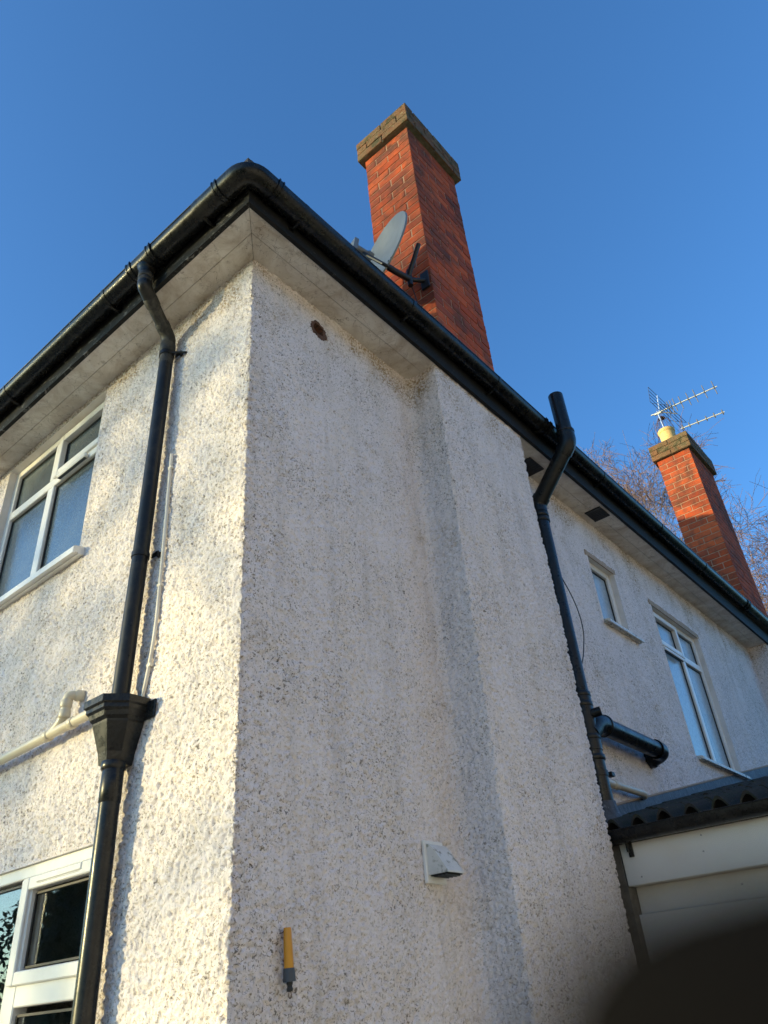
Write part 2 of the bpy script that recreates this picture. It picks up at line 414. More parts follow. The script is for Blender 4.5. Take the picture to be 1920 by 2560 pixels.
XL = -2.66
ULW = (-2.41, -1.285, 3.60, 4.72)      # upper left window x0 x1 z0 z1
LLW = (-2.20, -0.70, 0.95, 2.14)       # lower left window
W1 = (3.40, 3.86, 3.82, 4.38)          # y0 y1 z0 z1 on the shaded wall
W2 = (4.56, 5.66, 3.02, 4.34)
HOLE = (0.457, 4.602, 0.046)
ZB = 1.15
rough_wall('wall', [(XL, 0), (0, 0), (0, BY0 - 0.055), (0.007, BY0 - 0.026), (0.026, BY0 - 0.007), (0.055, BY0), (D - 0.007, BY0), (D, BY0 + 0.007), (D, BY1), (0.0, BY1)],
           {0: [ULW[0] - XL, ULW[1] - XL, LLW[0] - XL, LLW[1] - XL]},
           sorted([ZB, LLW[3], ULW[2], ULW[3], ZS + 0.012]), 0.0052,
           [(0, ULW[0] - XL, ULW[1] - XL, ULW[2], ULW[3]), (0, LLW[0] - XL, LLW[1] - XL, ZB, LLW[3])], house, disc=(1, HOLE[0], HOLE[1], HOLE[2]))
rough_wall('wall', [(0, BY1), (0, FY), (D, FY), (D, FY + 1.3)],
           {0: [W1[0] - BY1, W1[1] - BY1, W2[0] - BY1, W2[1] - BY1]},
           sorted([1.9, W2[2], W1[2], W1[3], W2[3], ZS + 0.012]), 0.0085,
           [(0, W1[0] - BY1, W1[1] - BY1, W1[2], W1[3]), (0, W2[0] - BY1, W2[1] - BY1, W2[2], W2[3])], house)
# plainer lower and rear walls that close the house
w = MB()
def quad(mb, a, b, z0, z1): mb.add([(a[0], a[1], z0), (b[0], b[1], z0), (b[0], b[1], z1), (a[0], a[1], z1)], [(0, 1, 2, 3)])
quad(w, (-6.5, 0), (XL, 0), 0, ZS); quad(w, (XL, 0), (LLW[0], 0), 0, ZB); quad(w, (LLW[0], 0), (LLW[1], 0), 0, LLW[2]); quad(w, (LLW[1], 0), (0, 0), 0, ZB)
quad(w, (0, 0), (0, BY0), 0, ZB); quad(w, (0, BY0), (D, BY0), 0, ZB); quad(w, (D, BY0), (D, BY1), 0, ZB); quad(w, (D, BY1), (0, BY1), 0, ZB)
quad(w, (0, BY1), (0, FY), 0, 1.9); quad(w, (0, FY), (D, FY), 0, 1.9); quad(w, (D, FY), (D, FY + 1.3), 0, 1.9)
quad(w, (D, FY + 1.3), (0, FY + 1.3), 0, ZS); quad(w, (0, FY + 1.3), (0, 11), 0, ZS); quad(w, (0, 11), (-6.5, 11), 0, ZS); quad(w, (-6.5, 11), (-6.5, 0), 0, ZS)
part(w, 'wall', 'wall', house)

# soffit boards
def soffit(poly, dz=0.0): part(MB().prism(poly, ZS + dz, ZS + 0.014 + dz), 'soffit_board', 'soffit', house)
S1, S2, S3 = 0.1035, 0.1065, D + 0.0
soffit([(-3.3, 0.01), (-3.3, -S1), (S1 - 0.0015, -S1), (-0.0115, 0.01)])
soffit([(-3.3, -S2), (-3.3, -S3), (S3 - 0.0015, -S3), (S2 - 0.0015, -S2)], -0.0015)
soffit([(-0.0085, 0.01), (S1 + 0.0015, -S1), (S1, BY0 + 0.01), (-0.01, BY0 + 0.01)], 0.001)
soffit([(S2 + 0.0015, -S2), (S3 + 0.0015, -S3), (S3, BY0 + 0.01), (S2, BY0 + 0.01)], -0.001)
ys = [BY1 - 0.01, 3.18, 4.86, 6.35, FY + 0.01]
for a, b in zip(ys[:-1], ys[1:]): soffit([(-0.01, a + 0.002), (S1, a + 0.002), (S1, b), (-0.01, b)], rnd.uniform(-0.001, 0.001))
ys = [BY1 - 0.01, 3.9, 5.75, FY + 0.01]
for a, b in zip(ys[:-1], ys[1:]): soffit([(S2, a + 0.002), (S3, a + 0.002), (S3, b), (S2, b)], rnd.uniform(-0.002, 0.0))
# fascia boards
def fascia(poly, mt='fascia'): part(MB().prism(poly, ZS - 0.006, ZS + 0.185), 'fascia_board', mt, house)
F0, F1 = D + 0.001, D + 0.024
fascia([(-3.3, -F1), (F1, -F1), (F0, -F0), (-3.3, -F0)], 'fascia_worn')
fascia([(F0 + 0.001, -F0), (F1 + 0.001, -F1 + 0.001), (F1 + 0.001, 4.3), (F0 + 0.001, 4.3)])
fascia([(F0 + 0.001, 4.302), (F1 + 0.001, 4.302), (F1 + 0.001, 11.2), (F0 + 0.001, 11.2)])
# soffit vents
for (x0, x1, y0, y1) in ((0.052, 0.185, 3.44, 3.62), (0.0, 0.13, 2.47, 2.665)):
    v = MB(); v.box(x0, y0, ZS - 0.007, x1, y1, ZS - 0.003)
    v.box(x0, y0, ZS - 0.012, x1, y0 + 0.012, ZS - 0.007); v.box(x0, y1 - 0.012, ZS - 0.012, x1, y1, ZS - 0.007)
    k = 7
    for i in range(k):
        yy = y0 + 0.02 + (y1 - y0 - 0.04) * i / (k - 1); v.box(x0 + 0.004, yy - 0.005, ZS - 0.0105, x1 - 0.004, yy + 0.005, ZS - 0.007)
    part(v, 'soffit_vent', 'black', house)

# hipped roof
ro = MB(); e = 0.30; z0 = ZS + 0.19; tp = 0.65; W = 3.25
rv = [(e, -e, z0), (e, 11.3, z0), (-6.5 - e, 11.3, z0), (-6.5 - e, -e, z0), (-W, W - e + 0.3, z0 + tp * (W + e)), (-W, 11.3 - W - e, z0 + tp * (W + e))]
ro.add(rv, [(0, 1, 5, 4), (1, 2, 5), (2, 3, 4, 5), (3, 0, 4)])
ro.add([(p[0], p[1], p[2] - 0.035) for p in rv[:4]], [(0, 3, 2, 1)])
ro.box(e - 0.05, -e + 0.02, z0 - 0.03, e, 11.2, z0 + 0.004); ro.box(-6.7, -e, z0 - 0.031, e - 0.002, -e + 0.05, z0 + 0.003)
part(ro, 'roof', 'slate', house)

# clay pipe opening under the soffit
t = MB(); y, z, r = HOLE
ring = lambda rr, xx: [(xx, y + rr * math.cos(a), z + rr * math.sin(a)) for a in [2 * math.pi * k / 24 for k in range(24)]]
t.loft([ring(r - 0.011, -0.12), ring(r - 0.009, -0.006), ring(r + 0.004, -0.003), ring(r + 0.006, -0.12)], cap=False)
t.loft([ring(r - 0.011, -0.119), ring(0.001, -0.119)], cap=False)
part(t, 'clay_vent_pipe', 'terracotta', house, SM)
rg_ = MB(); inn = []; outr = []; back = []
for k in range(40):
    a_ = 2 * math.pi * k / 40; ro_ = r + 0.006 + 0.006 * math.sin(a_ * 3 + 1) * math.sin(a_ * 7) + rnd.uniform(-0.003, 0.006) + (0.014 if math.sin(a_ + 2.4) > 0.75 else 0)
    ri_ = r - 0.008 + rnd.uniform(-0.006, 0.004)
    inn.append((0.004, y + ri_ * math.cos(a_), z + ri_ * math.sin(a_))); outr.append((0.0045 + rnd.uniform(-.001, .002), y + ro_ * math.cos(a_), z + ro_ * math.sin(a_))); back.append((-0.012, y + ro_ * math.cos(a_), z + ro_ * math.sin(a_)))
rg_.loft([[(-0.02, p[1], p[2]) for p in inn], inn, outr, back], cap=False); part(rg_, 'broken_render_edge', 'rusty_render', house)

# ------------------------------------------------------------------ windows (parts of the house)
class Win:
    """frame of reference: u along the wall, d outwards, z up"""
    def __init__(s, org, ud, od): s.o = Vector(org); s.u = Vector(ud); s.d = Vector(od); s.mb = {}
    def P(s, u, d, z): return s.o + s.u * u + s.d * d + Vector((0, 0, z))
    def box(s, mb, u0, u1, d0, d1, z0, z1, ch=0.0):
        t = MB().box(u0, d0, z0, u1, d1, z1, ch)
        flip = s.u.cross(s.d).z < 0
        mb.add([s.P(*p) for p in t.v], [f[::-1] if flip else f for f in t.f]); return mb

def window(name_label, wf, ops, depth, frame, lights, sill=None, pane_mat='obscure', vents=(), head=None, sash=()):
    u0, u1, z0, z1 = ops
    win = bpy.data.objects.new('window', None); COL.objects.link(win); win.parent = house; win['label'] = name_label
    f = -depth; fw = 0.048
    fr = MB()
    B = lambda *a: wf.box(fr, *a)
    fz0, fz1 = z0 - 0.002, z1 + 0.002; bk = f - 0.06
    B(u0 - 0.004, u0 + fw, bk, f, fz0, fz1, 0.004); B(u1 - fw, u1 + 0.004, bk, f, fz0, fz1, 0.004)
    B(u0 + fw + .0005, u1 - fw - .0005, bk, f - 0.0004, fz1 - fw, fz1, 0.004); B(u0 + fw + .0005, u1 - fw - .0005, bk, f - 0.0004, fz0, fz0 + fw, 0.004)
    for (a, b, c, d) in frame: B(a, b, bk, f - 0.0008, c, d, 0.004)
    part(fr, 'frame', 'upvc', win)
    for (a, b, c, d) in sash:      # raised opening sash
        sb = MB(); w_ = 0.045; fo = f + 0.014
        wf.box(sb, a, a + w_, f - 0.03, fo, c, d, 0.004); wf.box(sb, b - w_, b, f - 0.03, fo, c, d, 0.004)
        wf.box(sb, a + w_, b - w_, f - 0.03, fo - 0.0005, d - w_, d, 0.004); wf.box(sb, a + w_, b - w_, f - 0.03, fo - 0.0005, c, c + w_, 0.004)
        part(sb, 'sash', 'upvc', win)
    gk = MB()
    for (a, b, c, d) in lights:
        pn = MB(); wf.box(pn, a - .004, b + .004, f - 0.032, f - 0.026, c - .004, d + .004); part(pn, 'pane', pane_mat, win)
        q = 0.004
        wf.box(gk, a - q, a + q, f - 0.0255, f - 0.017, c, d); wf.box(gk, b - q, b + q, f - 0.0255, f - 0.017, c, d)
        wf.box(gk, a + q, b - q, f - 0.0255, f - 0.0175, d - q, d + q); wf.box(gk, a + q, b - q, f - 0.0255, f - 0.0175, c - q, c + q)
    part(gk, 'gasket', 'gasket', win)
    for (a, b, c, d, o) in vents:
        vb = MB(); wf.box(vb, a, b, f - 0.002, f + o, c, d, 0.006); vo = part(vb, 'trickle_vent', 'upvc', win)
        vb = MB(); wf.box(vb, a + 0.012, b - 0.012, f + 0.004, f + o - 0.004, c - 0.0015, c - 0.0005); part(vb, 'trickle_vent', 'grey', win)
    rv = MB(); t = 0.0025
    quads = [((u0, t), (u0, bk)), ((u1, bk), (u1, t))]
    vs = [wf.P(u0, t, z0), wf.P(u0, bk, z0), wf.P(u0, bk, z1), wf.P(u0, t, z1), wf.P(u1, t, z0), wf.P(u1, bk, z0), wf.P(u1, bk, z1), wf.P(u1, t, z1)]
    rv.add(vs, [(0, 1, 2, 3), (4, 7, 6, 5), (3, 2, 6, 7), (0, 4, 5, 1)])
    part(rv, 'reveal', 'render', win)
    if sill:
        a, b, o, zt, th = sill; sb = MB()
        prof = [(f + 0.001, zt), (f + 0.001, zt - th), (o - 0.03, zt - th - 0.012), (o - 0.026, zt - th - 0.004), (o - 0.012, zt - th - 0.004), (o - 0.012, zt - th - 0.012), (o, zt - th - 0.012), (o, zt - 0.022), (o - 0.006, zt - 0.016)]
        r0 = [wf.P(a, d_, z_) for d_, z_ in prof]; r1 = [wf.P(b, d_, z_) for d_, z_ in prof]
        sb.loft([r0, r1]); part(sb, 'sill', 'upvc_old' if th < 0.04 else 'upvc', win)
    if head:
        a, b, c, d = head; hb = MB(); n = 26; top = []; bot = []
        for i in range(n + 1):
            uu = a + (b - a) * i / n; top.append((uu, d + rnd.uniform(-0.006, 0.006))); bot.append((uu, c))
        r0 = [wf.P(u_, 0.0055, z_) for u_, z_ in bot + top[::-1]]; r1 = [wf.P(u_, -0.004, z_) for u_, z_ in bot + top[::-1]]
        hb.loft([r1, r0]); part(hb, 'head_patch', 'tan', win)
    return win

wl = Win((0, 0, 0), (1, 0, 0), (0, -1, 0))       # sunlit wall, u = x
wr = Win((0, 0, 0), (0, 1, 0), (1, 0, 0))        # shaded wall, u = y
x0, x1, z0_, z1_ = ULW
mu = -1.865; tr = 4.36
window('frosted first-floor window with a grey trickle vent, under the sunlit eaves', wl, ULW, 0.044,
       [(mu - 0.035, mu + 0.035, z0_ + 0.047, tr - 0.031), (mu - 0.035, mu + 0.035, tr + 0.031, z1_ - 0.047), (x0 + 0.0485, x1 - 0.0485, tr - 0.03, tr + 0.03)],
       [(x0 + 0.055, mu - 0.042, z0_ + 0.055, tr - 0.037), (mu + 0.042, x1 - 0.095, z0_ + 0.055, tr - 0.037),
        (x0 + 0.055, mu - 0.042, tr + 0.037, z1_ - 0.055), (mu + 0.075, x1 - 0.12, tr + 0.068, z1_ - 0.085)],
       sill=(x0 - 0.09, x1 + 0.045, 0.055, z0_ + 0.022, 0.045), vents=[(mu + 0.10, x1 - 0.17, tr - 0.028, tr + 0.0, 0.026)],
       sash=[(mu + 0.025, x1 - 0.03, tr + 0.018, z1_ - 0.025)])
x0, x1, z0_, z1_ = LLW
ma = -1.26
window('clear ground-floor casement window with a white trickle vent, beside the lower downpipe', wl, LLW, 0.012,
       [(ma - 0.045, ma + 0.045, z0_ + 0.047, z1_ - 0.047), (ma + 0.0455, x1 - 0.0485, 1.66, 1.735)],
       [(x0 + 0.055, ma - 0.05, z0_ + 0.055, z1_ - 0.062), (ma + 0.052, x1 - 0.06, 1.785, 2.035), (ma + 0.052, x1 - 0.06, z0_ + 0.055, 1.635)],
       pane_mat='clear', vents=[(-1.165, -0.845, 2.062, 2.092, 0.018)],
       sash=[(ma - 0.008, x1 - 0.012, 1.728, 2.092)])
y0, y1, z0_, z1_ = W1
window('narrow frosted window high on the shaded wall', wr, W1, 0.045, [], [(y0 + 0.055, y1 - 0.055, z0_ + 0.055, z1_ - 0.055)], pane_mat='frosted',
       sill=(y0 + 0.0, y1 + 0.14, 0.05, z0_ + 0.02, 0.03), head=(y0 - 0.03, y1 + 0.03, z1_ - 0.004, z1_ + 0.04))
y0, y1, z0_, z1_ = W2
my = 5.17; tr = 4.02
window('tall four-light frosted window above the lean-to roof', wr, W2, 0.045, pane_mat='frosted', frame=
       [(my - 0.03, my + 0.03, z0_ + 0.047, tr - 0.031), (my - 0.03, my + 0.03, tr + 0.031, z1_ - 0.047), (y0 + 0.0485, y1 - 0.0485, tr - 0.03, tr + 0.03)],
       lights=[(y0 + 0.055, my - 0.037, z0_ + 0.055, tr - 0.037), (my + 0.037, y1 - 0.055, z0_ + 0.055, tr - 0.037),
        (y0 + 0.055, my - 0.06, tr + 0.06, z1_ - 0.075), (my + 0.037, y1 - 0.055, tr + 0.037, z1_ - 0.055)],
       sill=(y0 + 0.02, y1 + 0.05, 0.05, z0_ + 0.02, 0.03), head=(y0 - 0.03, y1 + 0.03, z1_ - 0.004, z1_ + 0.045),
       vents=[(y0 + 0.12, my - 0.06, tr - 0.06, tr - 0.03, 0.022)], sash=[(y0 + 0.012, my + 0.01, tr - 0.012, z1_ - 0.02)])

# ------------------------------------------------------------------ chimneys (bricks are their sub-parts)
CH = 0.083; J = 0.010
brick_meshes = {}
def brick_mesh(lx, ly, lz, key):
    k = (round(lx, 4), round(ly, 4), round(lz, 4), key)
    if k not in brick_meshes:
        b = MB().box(-lx / 2, -ly / 2, -lz / 2, lx / 2, ly / 2, lz / 2, 0.0035)
        me = bpy.data.meshes.new('brick'); me.from_pydata(b.v, [], b.f); me.update(); me.materials.append(M[key]); brick_meshes[k] = me
    return brick_meshes[k]

def chimney(label, X0, X1, Y0, Y1, nside, side_single, zb, ztop):
    ch = bpy.data.objects.new('chimney', None); COL.objects.link(ch); ch.parent = house; ch['label'] = label
    hid = MB(); hid_cap = MB()
    def course(z, odd, x0, x1, y0, y1, key, h=CH - J, jit=0.0015):
        T = 0.1025
        rows = []      # x0,x1,y0,y1,visible
        if odd:        # stretchers across the front and back
            xm = (x0 + x1) / 2
            for a, b in ((x0, xm - J / 2), (xm + J / 2, x1)):
                rows.append((a, b, y0, y0 + T, True)); rows.append((a, b, y1 - T, y1, False))
            ya, yb, n = y0 + T + J, y1 - T - J, nside - 1
        else:
            for (a, b, v) in ((y0, y0 + T, True), (y1 - T, y1, False)): rows.append((x0 + T + J, x1 - T - J, a, b, v))
            ya, yb, n = y0, y1, nside
        ln = (yb - ya - J * (n - 1)) / n
        for k in range(n):
            a = ya + k * (ln + J)
            rows.append((x1 - T, x1, a, a + ln, side_single or (not odd and k == 0)))
            rows.append((x0, x0 + T, a, a + ln, (not odd and k == 0)))
        for (a, b, c, d, vis) in rows:
            j = lambda: rnd.uniform(-jit, jit)
            if vis:
                o = bpy.data.objects.new('brick', brick_mesh(b - a, d - c, h, key)); COL.objects.link(o); o.parent = ch
                o.location = ((a + b) / 2 + j(), (c + d) / 2 + j(), z + h / 2 + J / 2); o.rotation_euler = (0, 0, rnd.uniform(-0.004, 0.004))
            else:
                q = j(); (hid if key == 'brick' else hid_cap).box(a + q, c, z + J / 2, b + q, d, z + J / 2 + h)
    n = int(round((ztop - zb) / CH)); z = ztop - n * CH
    for i in range(n): course(z + i * CH, (n - i) % 2 == 1, X0, X1, Y0, Y1, 'brick')
    o_ = 0.046
    for i in range(3): course(ztop + i * CH, i % 2 == 0, X0 - o_, X1 + o_, Y0 - o_, Y1 + o_, 'capbrick', h=CH - 0.006, jit=0.0025)
    if hid.v:
        hb = part(hid, 'rear_bricks', 'brick', ch); hb['kind'] = 'stuff'
        hb = part(hid_cap, 'rear_cap_bricks', 'capbrick', ch); hb['kind'] = 'stuff'
    q = 0.005
    part(MB().box(X0 + q, Y0 + q, zb - 0.02, X1 - q, Y1 - q, ztop), 'mortar', 'mortar', ch)
    q = o_ - 0.012
    cp = MB().box(X0 - q, Y0 - q, ztop + 0.002, X1 + q, Y1 + q, ztop + 3 * CH - 0.004)
    # weathered flaunching on top
    nx, ny = 9, 13; vs = []; fs = []
    for i in range(nx):
        for j in range(ny):
            u = i / (nx - 1); v = j / (ny - 1); edge = min(u, 1 - u, v, 1 - v)
            vs.append((X0 - 0.03 + (X1 - X0 + 0.06) * u, Y0 - 0.03 + (Y1 - Y0 + 0.06) * v, ztop + 3 * CH - 0.006 + min(edge, 0.3) * 0.16 + (rnd.uniform(-.012, .016) if 0 < i < nx - 1 and 0 < j < ny - 1 else 0)))
    for i in range(nx - 1):
        for j in range(ny - 1): a = i * ny + j; fs.append((a, a + ny, a + ny + 1, a + 1))
    cp.add(vs, fs)
    part(cp, 'flaunching', 'cap_mortar', ch)
    ms = MB()
    for i in range(44):
        e_ = i % 4; t = rnd.random(); zt = ztop + 3 * CH - 0.006; o2 = o_ - 0.012
        bx, by = ((X0 - o2 + t * (X1 - X0 + 2 * o2), Y0 - o2), (X1 + o2, Y0 - o2 + t * (Y1 - Y0 + 2 * o2)), (X0 - o2 + t * (X1 - X0 + 2 * o2), Y1 + o2), (X1 + o2, Y0 - o2 + t * (Y1 - Y0 + 2 * o2)))[e_]
        r0 = rnd.uniform(0.006, 0.015); k = 6
        rings = [[(bx + rr * r0 * rnd.uniform(.8, 1.2) * math.cos(a), by + rr * r0 * rnd.uniform(.8, 1.2) * math.sin(a), zt + hh * r0) for a in [2 * math.pi * q_ / k for q_ in range(k)]] for rr, hh in ((0.9, -0.3), (1.1, 0.1), (0.75, 0.55), (0.2, 0.8))]
        ms.loft(rings)
    mo = part(ms, 'moss', 'cap_mortar', ch, math.radians(80)); mo['kind'] = 'stuff'
    return ch
chimney('near chimney stack with a satellite dish on its sunlit face', -0.2475, 0.206, 1.377, 2.035, 3, True, 4.98, 7.535)
chimney('far chimney stack carrying a yellow pot and an aerial', -0.2515, 0.203, 7.447, 8.343, 4, False, 4.98, 7.58)

# ------------------------------------------------------------------ rain gutter
GR = 0.060; GA = 0.290
def gz(s_left=None, y=None):
    if y is None: return np.interp(s_left, [-3.3, -2.1, -0.4, 0.3], [4.925, 4.918, 4.902, 4.885])
    return np.interp(y, [-0.3, 0.15, 1.3, 3.0, 4.5, 7.7, 11], [4.885, 4.888, 4.918, 4.925, 4.940, 4.985, 5.0])
def gpath():
    pts = [(x, -GA, float(gz(x))) for x in np.linspace(-3.3, 0.18, 30)]
    cx, cy, rr = GA - 0.07, -GA + 0.07, 0.07
    pts += [(cx + rr * math.sin(a), cy - rr * math.cos(a), 4.885) for a in np.linspace(0.0, math.pi / 2, 9)]
    pts += [(GA, y, float(gz(y=y))) for y in np.linspace(-0.18, 10.9, 60)]
    return [Vector(p) for p in pts]
GP = gpath()
def gsec(p, tng, r0, r1, a0=180, a1=360, n=18, lip=True):
    o = Vector((tng.y, -tng.x, 0)).normalized()
    arc = lambda r: [p + o * (r * math.cos(math.radians(a))) + Vector((0, 0, r * math.sin(math.radians(a)))) for a in np.linspace(a0, a1, n)]
    A, B = arc(r0), arc(r1)
    return A + B[::-1]
def gsweep(mb, pts, r0, r1, a0=180, a1=360, n=18):
    rings = []
    for i, p in enumerate(pts):
        t = (pts[min(i + 1, len(pts) - 1)] - pts[max(i - 1, 0)]); t.z = 0; t.normalize(); rings.append(gsec(p, t, r0, r1, a0, a1, n))
    return mb.loft(rings)
gut = thing('rain_gutter', 'black half-round plastic gutter turning the corner of the eaves', 'gutter', (0, 0, 0))
iL = 28; 
part(gsweep(MB(), GP[:iL], GR, GR - 0.003), 'channel', 'gutter', gut, SM)
part(gsweep(MB(), GP[42:], GR, GR - 0.003), 'channel', 'gutter', gut, SM)
part(gsweep(MB(), GP[iL - 1:43], GR + 0.0035, GR - 0.002, n=20), 'corner_angle', 'gutter', gut, SM)
# rolled front lips
def liproll(pts, r, off):
    out = []
    for i, p in enumerate(pts):
        t = (pts[min(i + 1, len(pts) - 1)] - pts[max(i - 1, 0)]); t.z = 0; t.normalize(); o = Vector((t.y, -t.x, 0)); out.append(p + o * off + Vector((0, 0, 0.001)))
    return MB().tube(out, r, 8)
part(liproll(GP, 0.0045, GR), 'lip', 'gutter', gut, SM)
def at_left(x): return Vector((x, -GA, float(gz(x)))), Vector((1, 0, 0))
def at_right(y): return Vector((GA, y, float(gz(y=y)))), Vector((0, 1, 0))
def band(pt, t, w, dr, name, a0=175, a1=365, lug=False, ridge=True):
    mb = MB(); pts = [pt - t * (w / 2), pt + t * (w / 2)]
    gsweep(mb, pts, GR + dr, GR + 0.0005, a0, a1, 20)
    if ridge:
        for e_ in (-1, 1):
            c = pt + t * (e_ * (w / 2 - 0.005)); gsweep(mb, [c - t * 0.004, c + t * 0.004], GR + dr + 0.0035, GR + dr - 0.001, a0, a1 + 3, 20)
    if lug:
        o = Vector((t.y, -t.x, 0)); b = pt - o * (GR + 0.001)
        q = [b + t * (sx * 0.018) + Vector((0, 0, z)) - o * d_ for d_ in (-0.002, 0.001) for sx, z in ((-1, -0.085), (1, -0.085), (1, 0.005), (-1, 0.005))]
        mb.add(q, [(0, 1, 2, 3), (7, 6, 5, 4), (0, 4, 5, 1), (1, 5, 6, 2), (2, 6, 7, 3), (3, 7, 4, 0)])
        # curved arm from the saddle to the lug
        arm = [b + Vector((0, 0, -0.07)) + o * 0.004, b + Vector((0, 0, -0.073)) + o * 0.03, pt + Vector((0, 0, -GR - 0.004))]
        mb.tube(arm, 0.009, 8)
    part(mb, name, 'gutter', gut, SM)
for x in (-2.95, -1.90, -0.83, -0.03): band(*at_left(x), 0.024, 0.004, 'bracket', lug=True, ridge=False)
band(*at_left(0.115), 0.035, 0.007, 'union'); band(*at_right(-0.135), 0.035, 0.007, 'union')
band(*at_left(-0.415), 0.040, 0.007, 'union'); band(*at_left(-0.585), 0.040, 0.007, 'union')
for y in (0.04, 0.90, 1.79, 3.3, 4.42, 5.49, 9.0): band(*at_right(y), 0.024, 0.004, 'bracket', lug=True, ridge=False)
for y in (2.385, 2.445, 6.73, 6.79): band(*at_right(y), 0.028, 0.007, 'union')
# running outlet: fatter body plus spigot
OX = -0.50
mb = MB(); gsweep(mb, [Vector((x, -GA, float(gz(x)))) for x in (-0.575, -0.50, -0.425)], GR + 0.0035, GR - 0.001)
zc = float(gz(OX)); pr = [(0.052, -0.045), (0.050, -0.055), (0.045, -0.066), (0.040, -0.076), (0.038, -0.105)]
mb.loft([[Vector((OX + r * math.cos(a), -GA + r * math.sin(a), zc + h)) for a in [2 * math.pi * k / 20 for k in range(20)]] for r, h in pr[::-1]])
part(mb, 'outlet', 'gutter', gut, SM)

# ------------------------------------------------------------------ rainwater downpipe with hopper
dp = thing('downpipe', 'black rainwater downpipe with swan neck on the sunlit wall', 'downpipe', (0, 0, 0))
R = 0.0345; px, py = -0.605, -0.052
top = Vector((OX, -GA, zc - 0.10)); k1 = Vector((OX, -GA, zc - 0.185)); k2 = Vector((px, py, 4.60)); k3 = Vector((px, py, 4.40))
neck = fillet([top, k1, k2, k3], 0.055, 7)
def tubes(pts, r, name, mat, parent, n=20): return part(MB().tube(pts, r, n), name, mat, parent, SM)
tubes(neck, R, 'swan_neck', 'pipe_worn', dp)
def collar(p, d, r, w, name='collar', mat='pipe_worn', parent=dp):
    p = Vector(p); d = Vector(d).normalized()
    pts = [p - d * w / 2, p - d * (w / 2 - 0.003), p + d * (w / 2 - 0.003), p + d * w / 2]
    return tubes(pts, [r - 0.0025, r, r, r - 0.0025], name, mat, parent, 24)
dn = (k2 - k1).normalized()
collar(top + Vector((0, 0, -0.012)), (0, 0, 1), R + 0.0045, 0.03); collar(top + Vector((0, 0, -0.045)), (0, 0, 1), R + 0.003, 0.03)
collar(k1 + dn * 0.085, dn, R + 0.004, 0.05); collar(k2 - dn * 0.07, dn, R + 0.004, 0.04); collar((px, py, 4.52), (0, 0, 1), R + 0.005, 0.06)
# elbows a little fatter than the straight pipe
tubes(fillet([k1 + Vector((0, 0, 0.03)), k1, k1 + dn * 0.07], 0.05, 7), R + 0.0025, 'elbow', 'pipe', dp)
tubes(fillet([k2 - dn * 0.055, k2, k2 + Vector((0, 0, -0.06))], 0.05, 7), R + 0.0025, 'elbow', 'pipe_worn', dp)
HX = -0.635
tubes([(px, py, 4.41), (px - 0.012, py - 0.002, 3.4), (HX + 0.005, py - 0.012, 2.5)], R, 'pipe', 'pipe', dp, 24)
def clip(x, y, z, arm):
    mb = MB(); mb.tube([(x, y, z - 0.012), (x, y, z + 0.012)], R + 0.0045, 20)
    mb.box(x + 0.026, -0.02, z - 0.011, x + 0.075, -0.012, z + 0.011, 0.002); mb.box(x + 0.055, -0.02, z - 0.011, x + 0.068, 0.0, z + 0.011)
    if arm: mb.tube([(x + 0.02, y, z), (x + 0.06, y + 0.02, z - 0.006), (x + 0.105, -0.004, z - 0.018)], 0.0065, 8)
    part(mb, 'clip', 'pipe', dp, SM)
clip(px, py, 4.475, True); clip(px - 0.014, py - 0.003, 3.27, False)
# hopper head
hp = MB(); cx = HX
def octa(hw, fw, dep, z, back=-0.002): return [(cx - hw, back, z), (cx - hw, -dep * 0.55, z), (cx - fw, -dep, z), (cx + fw, -dep, z), (cx + hw, -dep * 0.55, z), (cx + hw, back, z)]
prof = [(0.122, 0.064, 0.168, 2.612), (0.122, 0.064, 0.168, 2.586), (0.114, 0.060, 0.158, 2.580), (0.114, 0.060, 0.158, 2.566), (0.104, 0.055, 0.147, 2.556), (0.101, 0.053, 0.143, 2.540), (0.092, 0.048, 0.131, 2.530), (0.092, 0.048, 0.130, 2.522), (0.054, 0.030, 0.104, 2.420), (0.043, 0.026, 0.098, 2.378)]
hp.loft([octa(*p) for p in prof[::-1]] + [octa(0.114, 0.058, 0.158, 2.612), octa(0.106, 0.05, 0.146, 2.54)])
part(hp, 'hopper', 'hopper', dp)
for q in (0.10, -0.165): part(MB().box(cx + q, -0.012, 2.53, cx + q + 0.065, -0.001, 2.60, 0.003), 'lug', 'hopper', dp)
LX, LY = -0.615, -0.062
collar((LX - 0.003, LY, 2.372), (0, 0, 1), 0.044, 0.03, mat='hopper'); collar((LX, LY, 2.30), (0, 0, 1), 0.039, 0.12, mat='hopper')
tubes([(LX, LY, 2.36), (LX + 0.003, LY, 1.4), (LX + 0.004, LY, 0.02)], 0.0365, 'pipe', 'hopper', dp, 24)

